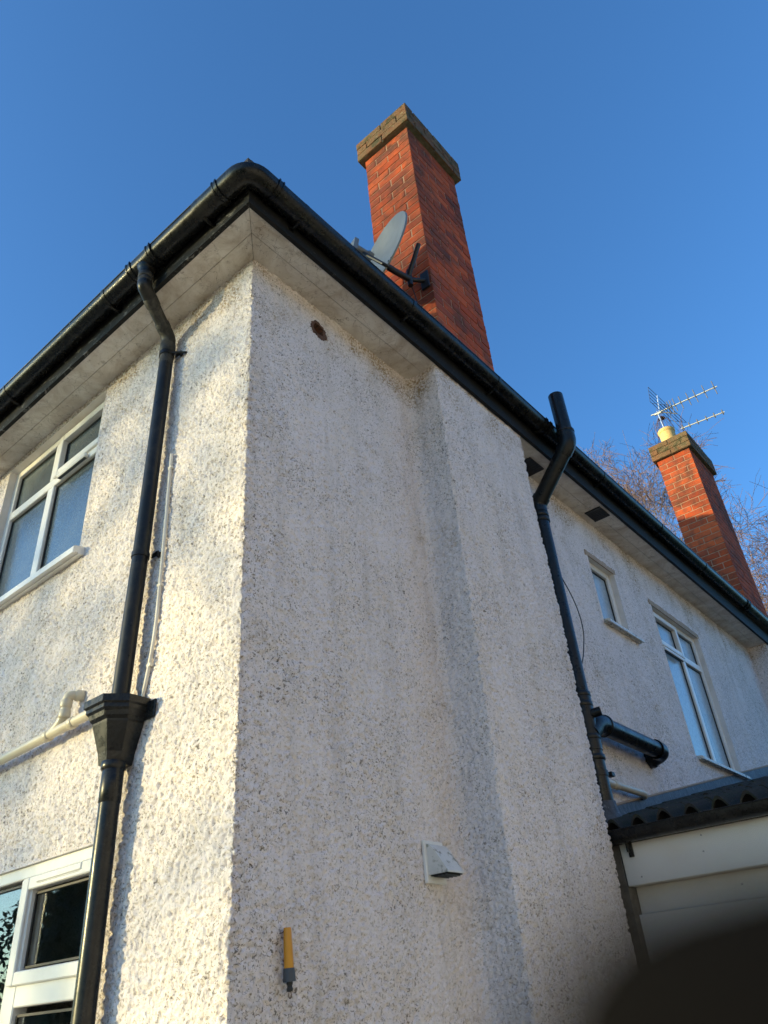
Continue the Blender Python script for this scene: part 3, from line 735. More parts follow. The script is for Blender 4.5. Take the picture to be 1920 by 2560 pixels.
# ------------------------------------------------------------------ cream waste pipe into the hopper
wp = thing('waste_pipe', 'cream plastic waste pipe running into the black hopper', 'pipe', (0, 0, 0))
wy = -0.052; wr_ = 0.0205
tubes(fillet([(-3.2, wy, 2.575), (-0.86, wy, 2.637), (-0.745, wy, 2.642), (-0.715, wy - 0.01, 2.642), (-0.70, wy - 0.015, 2.59)], 0.03), wr_, 'pipe', 'cream_pipe', wp)
bx = -1.06
tubes(fillet([(bx - 0.085, wy, 2.628), (bx - 0.02, wy, 2.66), (bx, wy, 2.695), (bx, wy, 2.748), (bx + 0.008, wy, 2.768), (bx + 0.02, wy + 0.02, 2.772), (bx + 0.03, 0.01, 2.772)], 0.03), wr_, 'branch', 'cream_pipe', wp)
for p, d in (((bx - 0.115, wy, 2.627), (1, 0, 0.03)), ((bx + 0.075, wy, 2.633), (1, 0, 0.03)), ((bx, wy, 2.69), (0, 0, 1)), ((bx, wy, 2.735), (0, 0, 1)), ((bx + 0.027, -0.012, 2.772), (0.4, 1, 0)), ((-1.9, wy, 2.61), (1, 0, 0.03))):
    collar(p, d, wr_ + 0.004, 0.035, 'socket', 'cream_pipe', wp)

# ------------------------------------------------------------------ conduit
cd = thing('cable_conduit', 'thin white cable conduit beside the black downpipe', 'conduit', (0, 0, 0))
tubes(fillet([(-0.528, -0.012, 3.80), (-0.518, -0.012, 3.4), (-0.512, -0.012, 2.90), (-0.535, -0.012, 2.72), (-0.565, -0.012, 2.58)], 0.15, 6), 0.0078, 'tube', 'conduit', cd, 12)
for z in (3.72, 3.1, 2.75):
    xx = float(np.interp(z, [2.72, 2.9, 3.4, 3.8], [-0.532, -0.513, -0.518, -0.528]))
    part(MB().box(xx - 0.013, -0.019, z - 0.007, xx + 0.013, 0.0, z + 0.007, 0.002), 'clip', 'conduit', cd)

# ------------------------------------------------------------------ extractor cowl
cw = thing('extractor_cowl', 'white extractor vent cowl with dark louvres and mossy hood', 'vent', (0, 0, 0))
ya, yb, za, zb_ = 0.938, 1.062, 1.945, 2.098
part(MB().box(0.0, ya, za, 0.016, yb, zb_, 0.003), 'back_plate', 'upvc', cw)
hd = MB(); a, b = ya + 0.012, yb - 0.006; sec = [(0.0165, zb_ - 0.014), (0.03, zb_ - 0.016), (0.052, zb_ - 0.040), (0.105, za + 0.035), (0.105, za + 0.028), (0.0165, za + 0.028)]
hd.loft([[(x, a, z) for x, z in sec], [(x, b, z) for x, z in sec]]); part(hd, 'hood', 'upvc_old', cw)
part(MB().box(0.022, a + 0.004, za + 0.024, 0.100, b - 0.004, za + 0.0275), 'louvre_opening', 'dark', cw)  # black plate paints the dark under the hood
for i in range(4):
    x = 0.034 + i * 0.018; part(MB().box(x, a + 0.005, za + 0.019, x + 0.003, b - 0.005, za + 0.0235), 'louvre', 'grey', cw)

# ------------------------------------------------------------------ hose nozzle hung on the wall
hn = thing('hose_nozzle', 'amber and grey hose nozzle hanging on the shaded wall', 'hose nozzle', (0, 0, 0))
a0 = Vector((0.020, 0.204, 1.785)); ax = (Vector((0.020, 0.214, 1.62)) - a0).normalized()
pt = lambda d: a0 + ax * d
tubes([pt(0), pt(0.004), pt(0.06), pt(0.108)], [0.0105, 0.012, 0.0138, 0.0148], 'barrel', 'yellow', hn, 10)
tubes([pt(0.106), pt(0.109), pt(0.132), pt(0.141)], [0.0162, 0.017, 0.0185, 0.0195], 'collar', 'grey', hn, 12)
tubes([pt(0.139), pt(0.148), pt(0.150), pt(0.154), pt(0.158), pt(0.160), pt(0.166)], [0.0095, 0.0095, 0.0075, 0.0075, 0.0095, 0.0095, 0.008], 'connector', 'black', hn, 12)
lp = [pt(0.165) + Vector((0, 0.006 * math.sin(t), -0.009 * (1 - math.cos(t)))) for t in np.linspace(-0.2, 2 * math.pi + 0.2, 16)]
part(MB().tube(lp, 0.001, 6, False), 'wire_loop', 'rust', hn)
part(MB().tube([(-0.01, 0.19, 1.77), (0.012, 0.192, 1.772), (0.018, 0.199, 1.782)], 0.0014, 6), 'hook', 'rust', hn)

# ------------------------------------------------------------------ soil pipe
sp = thing('soil_pipe', 'black soil and vent pipe in the recess beside the chimney breast', 'soil pipe', (0, 0, 0))
sx, sy, sr = 0.072, 2.54, 0.055
vx, vy = 0.415, 2.50
tubes([(sx, sy, 0.0), (sx, sy, 4.36)], sr, 'pipe', 'soil', sp, 24)
b1, b2 = Vector((sx, sy, 4.40)), Vector((vx, vy, 4.735)); bd = (b2 - b1).normalized()
tubes(fillet([(sx, sy, 4.30), b1, b2, (vx, vy, 4.86)], 0.06, 8), sr + 0.0005, 'offset_bend', 'soil', sp, 24)
tubes([(vx, vy, 4.84), (vx, vy, 5.175)], sr - 0.002, 'vent_pipe', 'soil', sp, 24)
part(MB().tube([(vx, vy, 5.1745), (vx, vy, 5.176)], sr - 0.006, 20), 'vent_mouth', 'dark', sp)  # black disc painted as the shaded bore of the pipe
tubes(fillet([(sx, sy, 4.33), b1, b1 + bd * 0.07], 0.05, 8), sr + 0.006, 'elbow', 'soil', sp, 24)
tubes(fillet([b2 - bd * 0.08, b2, b2 + Vector((0, 0, 0.09))], 0.05, 8), sr + 0.006, 'elbow', 'soil', sp, 24)
def ringc(p, d, extra=0.008, w=0.03): collar(p, d, sr + extra, w, 'socket', 'soil', sp)
for z in (4.31, 4.27, 3.03, 2.97, 2.775, 2.66): ringc((sx, sy, z), (0, 0, 1))
ringc((vx, vy, 4.83), (0, 0, 1), 0.010, 0.018); ringc((vx, vy, 4.80), (0, 0, 1), 0.006, 0.05)
tubes([(sx, sy, 2.70), (sx, sy, 3.03)], sr + 0.005, 'junction', 'soil', sp, 24)
tubes(fillet([(sx + 0.005, sy, 2.80), (sx + 0.02, sy + 0.08, 2.872), (sx + 0.025, sy + 0.17, 2.875)], 0.05), sr + 0.007, 'branch_socket', 'soil', sp, 24)
ringc((sx + 0.025, sy + 0.175, 2.875), (0, 1, 0), 0.012, 0.02)
tubes([(sx + 0.025, sy + 0.1, 2.876), (sx + 0.028, 3.50, 2.862)], sr, 'branch_pipe', 'soil', sp, 24)
tubes(fillet([(sx + 0.028, 3.44, 2.862), (sx + 0.028, 3.56, 2.862), (-0.02, 3.57, 2.835)], 0.06, 8), sr + 0.006, 'elbow', 'soil', sp, 24)
ringc((sx + 0.028, 3.45, 2.862), (0, 1, 0), 0.010, 0.02); ringc((0.012, 3.567, 2.842), (1, 0.1, 0.3), 0.012, 0.03)
# open boss facing the garden
bo = MB(); c0 = Vector((sx + 0.03, sy - 0.01, 2.905)); bdir = Vector((0.75, 0.25, 0.1)).normalized()
u = bdir.orthogonal().normalized(); v = bdir.cross(u)
rg = lambda r, d: [c0 + bdir * d + (u * math.cos(t) + v * math.sin(t)) * r for t in [2 * math.pi * k / 18 for k in range(18)]]
bo.loft([rg(0.027, 0.0), rg(0.027, 0.075), rg(0.022, 0.075), rg(0.021, 0.03), rg(0.001, 0.03)]); part(bo, 'boss', 'soil', sp, SM)
cl = MB().tube([(sx, sy, 2.555), (sx, sy, 2.585)], sr + 0.005, 24); cl.box(sx + 0.03, sy + 0.045, 2.557, sx + 0.065, sy + 0.085, 2.583, 0.003); part(cl, 'clip', 'soil', sp, SM)
tubes([(sx, sy, 2.28), (sx, sy, 2.37), (sx, sy, 2.42)], [sr + 0.05, sr + 0.012, sr + 0.008], 'weather_collar', 'lead', sp, 24)

wq = thing('waste_pipe', 'short weathered grey waste pipe low beside the black soil pipe', 'pipe', (0, 0, 0))
tubes(fillet([(sx, sy + 0.03, 2.548), (0.05, 2.72, 2.555), (0.05, 3.2, 2.556), (0.02, 3.27, 2.556)], 0.04), 0.021, 'pipe', 'cream_pipe', wq)
collar((0.05, 2.80, 2.555), (0, 1, 0), 0.0255, 0.06, 'socket', 'cream_pipe', wq)
ca = thing('cable', 'thin black cable hanging in a loop beside the soil pipe', 'cable', (0, 0, 0))
tubes(fillet([(0.075, 2.49, 4.10), (0.068, 2.60, 3.965), (0.06, 2.72, 3.87), (0.06, 2.80, 3.78), (0.06, 2.85, 3.66), (0.06, 2.845, 3.53), (0.06, 2.76, 3.36), (0.07, 2.62, 3.19), (0.08, 2.56, 3.08)], 0.06, 5), 0.0038, 'cable', 'black', ca, 8)

# ------------------------------------------------------------------ satellite dish on the near chimney
sd = thing('satellite_dish', 'grey satellite dish with feed arm bolted to the near chimney', 'satellite dish', (0.09, 1.377, 5.75))
dc = Vector((0.065, 1.10, 5.756)); dn_ = Vector((-0.281, -0.943, 0.179)).normalized()       # centre and facing
du = Vector((0, 0, 1)); du = (du - dn_ * du.dot(dn_)).normalized(); dv = dn_.cross(du)
def dpt(r, a, back=0.0):
    p = dc + du * (r * 0.31 * math.cos(a)) + dv * (r * 0.287 * math.sin(a)); return p + dn_ * (0.055 * r * r - back)
nr, na = 8, 40; fr_ = [[dpt(max(k / nr, 0.02), 2 * math.pi * i / na) for i in range(na)] for k in range(nr + 1)]
bk_ = [[dpt(max(k / nr, 0.02), 2 * math.pi * i / na, 0.004) for i in range(na)] for k in range(nr + 1)]
rim = [[p - dn_ * 0.012 + (p - dc).normalized() * 0.004 for p in fr_[-1]]]
part(MB().loft(fr_ + rim + bk_[::-1][1:]), 'reflector', 'dish', sd, SM)
bt = MB()
for r, a in ((0.42, 2.6), (0.42, 3.7), (0.30, 2.9), (0.30, 3.4)): p = dpt(r, a); bt.tube([p, p + dn_ * 0.004], 0.006, 8)
part(bt, 'bolt', 'black', sd)
low = dpt(0.97, 3.5); feed = dc + dn_ * 0.185 + du * -0.12
part(MB().tube([low - dn_ * 0.03, low + dn_ * 0.03 - du * 0.005, low.lerp(feed, 0.75) - du * 0.012, feed - du * 0.01], 0.0125, 8), 'feed_arm', 'black', sd, SM)
lb = MB().tube([feed + dn_ * 0.05, feed - dn_ * 0.03], [0.021, 0.021], 14); lb.tube([feed - dn_ * 0.03, feed - dn_ * 0.07], [0.03, 0.027], 14); part(lb, 'feed_horn', 'dish', sd, SM)
bx_ = MB(); q = feed + dn_ * 0.055
pts = [q + dv * (sx_ * 0.03) + du * (sz_ * 0.055) + dn_ * d_ for d_ in (0, 0.03) for sx_, sz_ in ((-1, -1), (1, -1), (1, 1), (-1, 1))]
bx_.add(pts, [(3, 2, 1, 0), (4, 5, 6, 7), (0, 1, 5, 4), (1, 2, 6, 5), (2, 3, 7, 6), (3, 0, 4, 7)]); part(bx_, 'receiver_box', 'dish', sd)
mt = Vector((0.10, 1.27, 5.64)); wm = Vector((0.10, 1.377, 5.74))
part(MB().tube([dc - dn_ * 0.01 - du * 0.12, dc - dn_ * 0.07 - du * 0.12, mt], 0.022, 12), 'back_bracket', 'black', sd, SM)
part(MB().tube([mt + Vector((0.0, 0, -0.06)), mt + Vector((0, 0, 0.09))], 0.018, 12), 'mast_clamp', 'black', sd, SM)
part(MB().tube([mt + Vector((0.0, -0.02, 0.0)), mt + Vector((0.14, -0.05, 0.20))], 0.016, 10), 'strut', 'black', sd, SM)
part(MB().tube([mt, Vector((0.13, 1.33, 5.66)), Vector((0.16, 1.374, 5.67))], 0.016, 10), 'wall_arm', 'black', sd, SM)
wmb = MB().box(0.125, 1.360, 5.59, 0.19, 1.3745, 5.75, 0.003); part(wmb, 'wall_plate', 'black', sd)
part(MB().tube(fillet([mt + Vector((0.0, -0.02, -0.03)), (0.075, 1.33, 5.62), (0.08, 1.355, 5.5), (0.07, 1.365, 5.25)], 0.05), 0.004, 6), 'lead', 'black', sd, SM)

# ------------------------------------------------------------------ chimney pot, cage and aerial on the far chimney
pc = Vector((-0.05, 7.68, 7.83))
pot = thing('chimney_pot', 'squat yellow clay pot with a wire bird cage on the far chimney', 'chimney pot', pc)
prf = [(0.115, 0.0), (0.118, 0.02), (0.108, 0.05), (0.106, 0.27), (0.112, 0.275), (0.118, 0.29), (0.118, 0.32), (0.108, 0.33), (0.09, 0.33), (0.088, 0.1)]
part(MB().loft([[pc + Vector((r * math.cos(t), r * math.sin(t), h)) for t in [2 * math.pi * k / 28 for k in range(28)]] for r, h in prf]), 'pot', 'clay', pot, SM)
ctop = pc + Vector((0.0, 0, 0.56))
for i in range(14):
    t = 2 * math.pi * i / 14; d = Vector((math.cos(t), math.sin(t), 0))
    part(MB().tube([pc + d * 0.10 + Vector((0, 0, 0.26)), pc + d * 0.118 + Vector((0, 0, 0.36)), pc + d * 0.095 + Vector((0, 0, 0.48)), ctop + d * 0.045], 0.0022, 5), 'wire', 'rust', pot)
part(MB().loft([[ctop + Vector((r * math.cos(t), r * math.sin(t), h)) for t in [2 * math.pi * k / 18 for k in range(18)]] for r, h in ((0.05, -0.004), (0.052, 0.0), (0.045, 0.012))]), 'cage_cap', 'rust', pot)

ac = Vector((-0.045, 7.62, 7.83))
ae = thing('tv_aerial', 'aluminium television aerial with grid reflector above the far chimney', 'aerial', ac)
A0 = ac + Vector((-0.015, 0, 0.64))
part(MB().tube([ac + Vector((0, 0, 0.25)), A0 + Vector((0, 0, 0.02))], 0.011, 10), 'mast', 'alu', ae, SM)
bdv = Vector((0.985, 0.0, -0.06)).normalized()
part(MB().tube([A0 - bdv * 0.10, A0 + bdv * 0.86], 0.0105, 8), 'boom', 'alu', ae)
part(MB().tube([A0 - bdv * 0.05 + Vector((0, 0, -0.012)), A0 + bdv * 0.05 + Vector((0, 0, -0.012))], 0.022, 8), 'clamp', 'alu', ae)
ev = Vector((0.02, 0.28, -0.96)).normalized()
for s in (0.17, 0.21, 0.26, 0.345, 0.455, 0.555, 0.685, 0.82):
    p = A0 + bdv * s; hl = 0.10 + 0.01 * (s - 0.2)
    part(MB().tube([p - ev * hl, p - ev * 0.025, p, p + ev * 0.025, p + ev * hl], [0.006, 0.006, 0.014, 0.006, 0.006], 6), 'director', 'rod', ae)
B0 = A0 + Vector((0.22, 0.02, -0.42)); bd2 = Vector((0.985, 0.0, -0.10)).normalized()
part(MB().tube([B0, B0 + bd2 * 0.60], 0.0095, 8), 'boom', 'alu', ae)
for s in (0.03, 0.12, 0.235, 0.355, 0.465, 0.575): p = B0 + bd2 * s; part(MB().tube([p - ev * 0.045, p, p + ev * 0.035], [0.006, 0.012, 0.006], 6), 'director', 'rod', ae)
# corner reflector: two arms with rods
for e_, ad in ((-1, Vector((0.05, -0.02, 0.27))), (1, Vector((0.20, 0.10, -0.10)))):
    base = A0 + bdv * 0.03
    part(MB().tube([base, base + ad * 1.0], 0.009, 8), 'reflector_arm', 'alu', ae)
    for k in range(5):
        p = base + ad * (0.1 + 0.22 * k); rd = Vector((0.08, 0.34, -0.16)).normalized()
        part(MB().tube([p - rd * 0.20, p + rd * 0.20], 0.004, 6), 'reflector_rod', 'rod', ae)
    rd = Vector((0.08, 0.34, -0.16)).normalized()
    for q in (-0.20, 0.20): part(MB().tube([base + ad * 0.1 + rd * q, base + ad * 0.98 + rd * q], 0.003, 6), 'reflector_rod', 'rod', ae)
part(MB().tube(fillet([A0 + bdv * 0.18, A0 + Vector((0.14, 0, -0.16)), A0 + Vector((0.2, 0.05, -0.34)), A0 + Vector((0.24, 0.3, -0.44))], 0.06), 0.004, 6), 'lead', 'black', ae)

# ------------------------------------------------------------------ lean-to extension
EY, EX1 = 2.34, 3.6
pit = 0.215; EZ = 2.245             # roof slope and tile height at the eaves
ext = thing('lean_to_extension', 'white lean-to extension with mossy pantiles and black gutter, lower right', 'extension', (0, 0, 0))
ex = MB().box(0.02, EY + 0.12, 0.0, EX1 - 0.1, 7.4, 1.90); part(ex, 'wall', 'fascia_white', ext)
part(MB().box(0.19, EY, 1.975, EX1, EY + 0.022, 2.175, 0.003), 'fascia_board', 'fascia_white', ext)
part(MB().box(0.19, EY + 0.024, 1.977, EX1, EY + 0.12, 1.987), 'soffit', 'fascia_white', ext)
part(MB().box(0.185, EY + 0.095, 1.855, EX1 - 0.02, EY + 0.119, 1.976, 0.003), 'frieze_board', 'fascia_white', ext)
part(MB().box(0.02, EY + 0.005, 0.0, 0.184, EY + 0.11, 2.19), 'end_strip', 'tan_grey', ext)  # grey strip filling the space beside the fascia end
part(MB().box(0.186, EY + 0.06, 0.0, EX1 - 0.05, EY + 0.0945, 1.853), 'door_panel', 'fascia_white', ext)
for x in (0.27, 0.60, 0.61, 1.2, 1.8):
    zz = 2.008 if x == 0.27 else (2.07 if x == 0.60 else 2.14 if x == 0.61 else 2.07)
    part(MB().tube([(x, EY + 0.004, zz), (x, EY - 0.0015, zz)], 0.0045, 10), 'nail_cap', 'nail', ext)
for x in (0.70, 1.5): part(MB().tube([(x, EY + 0.1, 1.92), (x, EY + 0.0935, 1.92)], 0.0045, 10), 'nail_cap', 'nail', ext)
rb = MB(); zr = lambda y: EZ - 0.045 + pit * (y - EY)
rb.add([(0.0, EY - 0.02, zr(EY - 0.02)), (EX1, EY - 0.02, zr(EY - 0.02)), (EX1, 7.4, zr(7.4)), (0.0, 7.4, zr(7.4))] + [(0.0, EY - 0.02, zr(EY - 0.02) - 0.03), (EX1, EY - 0.02, zr(EY - 0.02) - 0.03), (EX1, 7.4, 1.9), (0.0, 7.4, 1.9)],
       [(0, 1, 2, 3), (7, 6, 5, 4), (0, 4, 5, 1), (2, 6, 7, 3), (1, 5, 6, 2), (0, 3, 7, 4)]); part(rb, 'roof_deck', 'tile', ext)
# bold-roll tiles, one object each
TW, TL, GAUGE = 0.1375, 0.38, 0.30
def tile_mesh():
    mb = MB(); n = 12; rows = []
    for t in (0.0, TL):
        up = []; dn2 = []
        for i in range(n + 1):
            u = i / n
            if u < 0.62: a = u / 0.62 * math.pi; z = 0.054 * math.sin(a)
            else: z = -0.004 * math.sin((u - 0.62) / 0.38 * math.pi)
            up.append((u * (TW + 0.006), t, z + 0.014)); dn2.append((u * (TW + 0.006), t, z - 0.002))
        rows.append(up + dn2[::-1])
    mb.loft(rows); me = bpy.data.meshes.new('roof_tile'); me.from_pydata(mb.v, [], mb.f); me.update(); me.materials.append(M['tile'])
    me.polygons.foreach_set('use_smooth', [False] * len(me.polygons)); return me
tme = tile_mesh(); th = math.atan(pit)
for r in range(9):
    for c in range(24):
        if c * TW > 1.6 + r * 0.15: continue
        o = bpy.data.objects.new('roof_tile', tme); COL.objects.link(o); o.parent = ext
        yy = EY - 0.045 + r * GAUGE * math.cos(th)
        o.location = (0.196 - TW * 0.31 - 0.1375 + c * TW + rnd.uniform(-.002, .002), yy + rnd.uniform(-.006, .006), EZ - 0.05 + pit * (yy - EY) + 0.031 + rnd.uniform(-.004, .004))
        o.rotation_euler = (th - 0.012, rnd.uniform(-.01, .01), rnd.uniform(-.008, .008))
# gutter of the extension
eg = MB(); pts = [Vector((x, EY - 0.06, 2.215)) for x in (0.14, 1.0, EX1)]
gsweep(eg, pts, 0.054, 0.051, 180, 360); part(eg, 'gutter', 'gutter', ext, SM)
eg = MB().tube([(0.14, EY - 0.114, 2.217), (EX1, EY - 0.114, 2.217)], 0.0045, 8); part(eg, 'gutter_lip', 'gutter', ext)
sb_ = MB(); gsweep(sb_, [Vector((0.136, EY - 0.06, 2.215)), Vector((0.145, EY - 0.06, 2.215))], 0.057, 0.002); part(sb_, 'stop_end', 'gutter', ext, SM)
eb = MB(); gsweep(eb, [Vector((0.235, EY - 0.06, 2.215)), Vector((0.26, EY - 0.06, 2.215))], 0.058, 0.0545); eb.box(0.235, EY - 0.012, 2.10, 0.26, EY - 0.0005, 2.20, 0.002); eb.box(0.245, EY - 0.05, 2.12, 0.25, EY - 0.01, 2.17); part(eb, 'bracket', 'gutter', ext, SM)
# lead flashing stepped up the wall in sheets
yy = 2.30; k = 0
while yy < 7.3:
    ln = (0.62, 0.9, 1.35)[min(k, 2)]; y2 = min(yy + ln + 0.03, 7.35); n = 14; up = []; md = []; lo = []
    for i in range(n + 1):
        y_ = yy + (y2 - yy) * i / n; zb2 = EZ - 0.02 + pit * (y_ - EY); wv = rnd.uniform(-0.006, 0.006)
        up.append((0.0075 + 0.001 * (k % 2), y_, zb2 + 0.125 + wv * 0.4)); md.append((0.014 + 0.002 * (k % 2) + rnd.uniform(0, .006), y_, zb2 + 0.045 + wv)); lo.append((0.17 + rnd.uniform(-0.012, 0.012), y_, zb2 + 0.030 + 0.004 * (k % 2) + rnd.uniform(-.006, .006)))
    fl = MB().loft([up, md, lo], cap=False, closed=False)
    part(fl, 'lead_flashing', 'lead', ext, SM); yy += ln; k += 1
part(MB().tube([(0.006, 2.3, EZ + 0.105 + pit * (2.3 - EY)), (0.006, 7.3, EZ + 0.107 + pit * (7.3 - EY))], 0.008, 6), 'mortar_fillet', 'tan', ext)

# ------------------------------------------------------------------ trees
def tree(name, label, base, height, seed, lean=(0, 0), spread=0.55, levels=5, twig_r=0.006, group=None, cat='tree', trunk_r=None, start=0.3, fork=None, droop=0.0):
    r = random.Random(seed); T = thing(name, label, cat, base, group); wood = MB(); fine = MB(); B = Vector(base)
    tr_ = trunk_r or height * 0.011
    def seg(p, d, ln, rad, lev):
        k = 4 if lev < 3 else 3; pts = [p]; rs = [rad]; q = p.copy(); dd = d.copy(); spots = []
        for i in range(k):
            dd = (dd + Vector((r.gauss(0, .13), r.gauss(0, .13), r.gauss(0, .09) + (0.05 if lev < 3 else -droop)))).normalized()
            q = q + dd * (ln / k); pts.append(q.copy()); rs.append(max(rad * (1 - 0.62 * (i + 1) / k), 0.0048)); spots.append((q.copy(), dd.copy(), rs[-1]))
        (wood if lev <= 2 else fine).tube(pts, rs, 7 if lev < 2 else (5 if lev < 3 else 3), cap=False)
        if lev >= levels: return
        nb = (3, 3, 4, 4, 4, 3)[lev]
        for i in range(nb):
            sp_ = spots[min(len(spots) - 1, max(0 if lev else 1, int(r.uniform(0.2, 1.0) * len(spots))))]
            ax_ = Vector((r.gauss(0, 1), r.gauss(0, 1), r.gauss(0, 1))).cross(sp_[1]).normalized()
            ang = r.uniform(0.45, 0.95) * (spread / 0.55)
            nd = (Matrix.Rotation(ang, 3, ax_) @ sp_[1]).normalized()
            seg(sp_[0], nd, ln * r.uniform(0.55, 0.78), max(sp_[2] * 0.75, twig_r * 0.6), lev + 1)
    # trunk as a leader with whorls of limbs
    p = B.copy(); d = Vector((lean[0], lean[1], 1)).normalized(); n = 11; pts = [p.copy()]; rs = [tr_]
    for i in range(n):
        d = (d + Vector((r.gauss(0, .05), r.gauss(0, .05), 0.03))).normalized(); p = p + d * (height / n); pts.append(p.copy()); rs.append(tr_ * (1 - 0.93 * (i + 1) / n))
        if (i + 1) / n >= start:
            f = 1 - (i + 1) / n
            for j in range(3):
                a = r.uniform(0, 6.283); up = r.uniform(0.5, 1.1)
                seg(p, Vector((math.cos(a), math.sin(a), up)).normalized(), height * (0.10 + 0.22 * f) * r.uniform(0.8, 1.2), rs[-1] * 0.55 + 0.006, 1)
    wood.tube(pts, rs, 9)
    part(wood, 'trunk', 'bark', T, math.radians(70)); part(fine, 'crown', 'twig', T)
    return T
tree('birch_tree', 'bare birch tree behind the house, left of the far chimney', (-4.9, 20.2, 0), 15.6, 3, (0.02, 0), levels=5, start=0.45)
tree('birch_tree', 'bare tree whose forked trunk rises just beside the far chimney', (-3.5, 19.0, 0), 13.6, 12, (-0.01, 0), levels=5, start=0.45)
tree('birch_tree', 'bare twiggy tree at the right edge, beyond the far chimney', (-0.95, 20.3, 0), 11.2, 21, (0.02, 0), levels=5, start=0.35, trunk_r=0.13)
# garden trees towards the sun: their twigs dapple the left wall
for k, (x, y, h, sd_) in enumerate(((-14.5, -19.5, 10.5, 31), (-18.0, -20.0, 11.5, 32), (-16.4, -17.6, 10.0, 33))):
    tree('garden_tree', ('bare garden tree behind the viewer, nearest the sun', 'tallest bare garden tree behind the viewer', 'shortest bare garden tree behind the viewer')[k], (x, y, 0), h, sd_, levels=4, start=0.2, twig_r=0.022, group='bare garden trees', spread=0.6)
def evergreen(label, base, h, rad, seed, n):
    r = np.random.default_rng(seed); T = thing('evergreen_tree', label, 'tree', base)
    part(MB().tube([base, (base[0], base[1], h * 0.8)], [0.2, 0.03], 8), 'trunk', 'bark', T)
    part(MB().tube([(base[0], base[1], 0.3), (base[0], base[1], h * 0.35), (base[0], base[1], h * 0.7), (base[0], base[1], h * 0.92)], [rad * 0.7, rad * 0.62, rad * 0.34, 0.1], 14), 'inner_crown', 'leaf', T)
    t = r.uniform(0, 1, n) ** 0.8; a = r.uniform(0, 2 * math.pi, n)
    lob = 1 + 0.25 * np.sin(a * 5 + t * 17) + 0.2 * np.sin(a * 3 - t * 29)
    rr = rad * (1 - t) ** 0.7 * lob * r.uniform(0.35, 1, n) ** 0.5 + 0.05
    C = np.stack([base[0] + rr * np.cos(a), base[1] + rr * np.sin(a), 0.3 + t * h], 1)
    U = r.standard_normal((n, 3)); U /= np.linalg.norm(U, axis=1)[:, None]; W_ = np.cross(U, r.standard_normal((n, 3))); W_ /= np.linalg.norm(W_, axis=1)[:, None]
    s_ = r.uniform(0.04, 0.10, (n, 1)); V = np.concatenate([C - U * s_, C + W_ * s_ * 0.4, C + U * s_, C - W_ * s_ * 0.4], 1).reshape(-1, 3)
    me = bpy.data.meshes.new('crown'); me.from_pydata(V.tolist(), [], [(4 * i, 4 * i + 1, 4 * i + 2, 4 * i + 3) for i in range(n)]); me.materials.append(M['leaf'])
    o = bpy.data.objects.new('crown', me); COL.objects.link(o); o.parent = T; o.location = -Vector(base)
evergreen('dark evergreen tree across the garden, mirrored in the lower window', (-14.0, -8.6, 0), 9.0, 2.6, 5, 60000)

# ------------------------------------------------------------------ unseen house, added to bounce warm sunlight onto the shaded wall
nb = thing('added_bounce_house', 'unseen cream rendered house added to bounce light onto the shaded wall', 'house', (8.0, -2.0, 0))
part(MB().box(6.4, -9, 0, 14.5, 6.5, 5.2), 'wall', 'cream_render', nb)
r_ = MB(); r_.add([(6.1, -9.4, 5.1), (14.9, -9.4, 5.1), (14.9, 6.9, 5.1), (6.1, 6.9, 5.1), (10.5, -6, 7.4), (10.5, 3.0, 7.4)], [(0, 1, 4), (1, 2, 5, 4), (2, 3, 5), (3, 0, 4, 5), (0, 3, 2, 1)]); part(r_, 'roof', 'slate', nb)
for y_ in (-6.2, -2.2, 1.8):
    for z_ in (0.9, 3.2):
        wn_ = part(MB().box(6.36, y_, z_, 6.40, y_ + 1.2, z_ + 1.2), 'window', 'upvc', nb)
        for q in (0.07, 0.63): part(MB().box(6.35, y_ + q, z_ + 0.07, 6.365, y_ + q + 0.5, z_ + 1.13), 'pane', 'obscure', wn_)

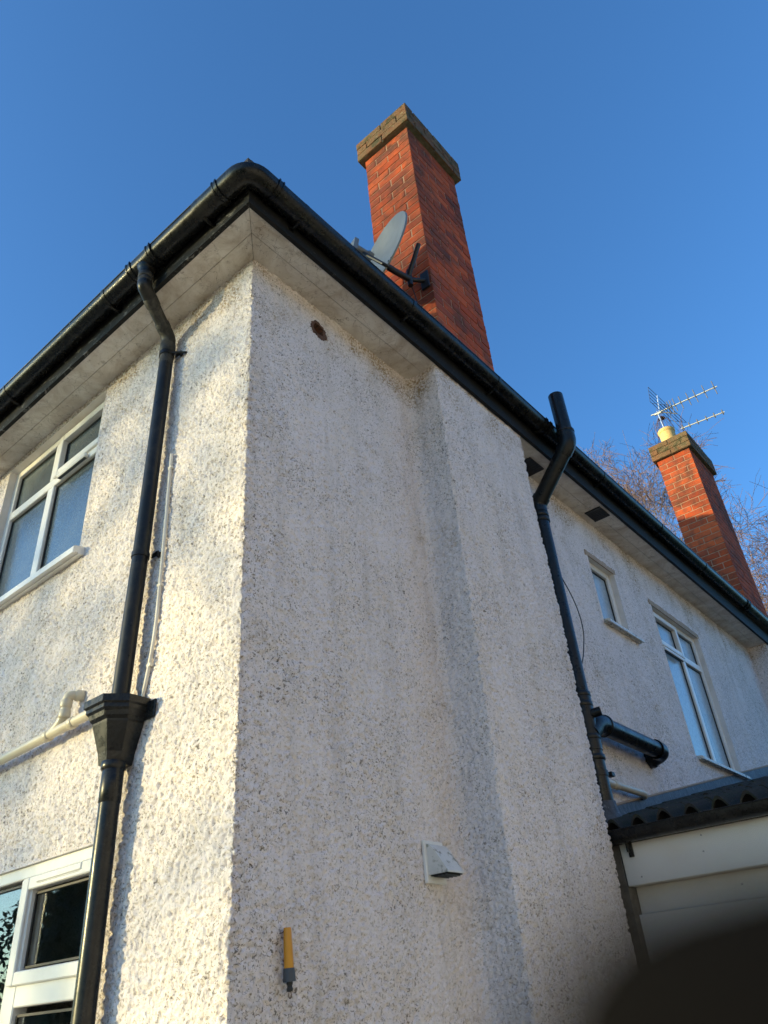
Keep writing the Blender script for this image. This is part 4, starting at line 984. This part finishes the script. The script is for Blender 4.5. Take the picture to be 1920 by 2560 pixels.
# ------------------------------------------------------------------ photographer's near-black hand round the phone; one fingertip reaches into the lens
MWc = cam.matrix_world
def cw_(x, y, z): return MWc @ Vector((x / 1000, -y / 1000, -z / 1000))       # mm: right, down, forward of the lens
ps = thing('person', 'near-black fingertip blurred in front of the lens, lower right', 'person', cw_(40, 120, -10))
jv = []; je = []; jr = []
def chain(pts, root=None):
    last = root
    for (x, y, z, r) in pts:
        jv.append(cw_(x, y, z) - Vector(ps.location)); jr.append(r / 1000); i = len(jv) - 1
        if last is not None: je.append((last, i))
        last = i
    return last
palm = chain([(44, 92, -8, 17)]); wrist = chain([(48, 150, -18, 22), (58, 215, -40, 27), (75, 330, -90, 36)], palm)
k1_ = chain([(42, 62, -2, 12)], palm)
chain([(40, 36, 4, 9.5), (31, 19, 9, 9.5), (18.5, 12.6, 12, 9), (9.8, 13.6, 12.5, 9), (2.7, 16.2, 12, 8.5)], k1_)
for (y_, l) in ((70, 0), (88, -2), (106, -8)):
    chain([(40, y_, 0, 10), (34, y_ - 2, 12, 9), (14 + l * -1, y_ - 3, 13, 8.5), (0 - l, y_ - 3, 11, 7.5)], palm)
chain([(34, 100, -20, 11), (18, 84, -22, 10), (2, 72, -20, 9)], palm)
me = bpy.data.meshes.new('hand'); me.from_pydata(jv, je, []); me.update()
ho = bpy.data.objects.new('photographer_hand', me); COL.objects.link(ho)
ho.modifiers.new('skin', 'SKIN'); ho.modifiers['skin'].use_smooth_shade = True
sv = me.skin_vertices[0].data
for i, r in enumerate(jr): sv[i].radius = (r, r)
sv[0].use_root = True
ss_ = ho.modifiers.new('sub', 'SUBSURF'); ss_.levels = 2; ss_.render_levels = 2
dg = bpy.context.evaluated_depsgraph_get(); m2 = bpy.data.meshes.new_from_object(ho.evaluated_get(dg))
ho.modifiers.clear(); ho.data = m2; m2.materials.clear(); m2.materials.append(M['dark_hand']); ho.parent = ps
ph = thing('phone', 'black phone gripped by the hand', 'phone', cw_(-24, 60, -6))
pb = MB(); pb.box(-60, -136, 1.6, 12, 12, 9.2, 2.0)
pb.v = [tuple(cw_(x, -y, -z)) for x, y, z in pb.v]; part(pb, 'body', 'phone', ph)
pb = MB(); pb.box(-57, -133, 9.3, 9, 9, 9.6); pb.v = [tuple(cw_(x, -y, -z)) for x, y, z in pb.v]; part(pb, 'screen', 'black', ph)
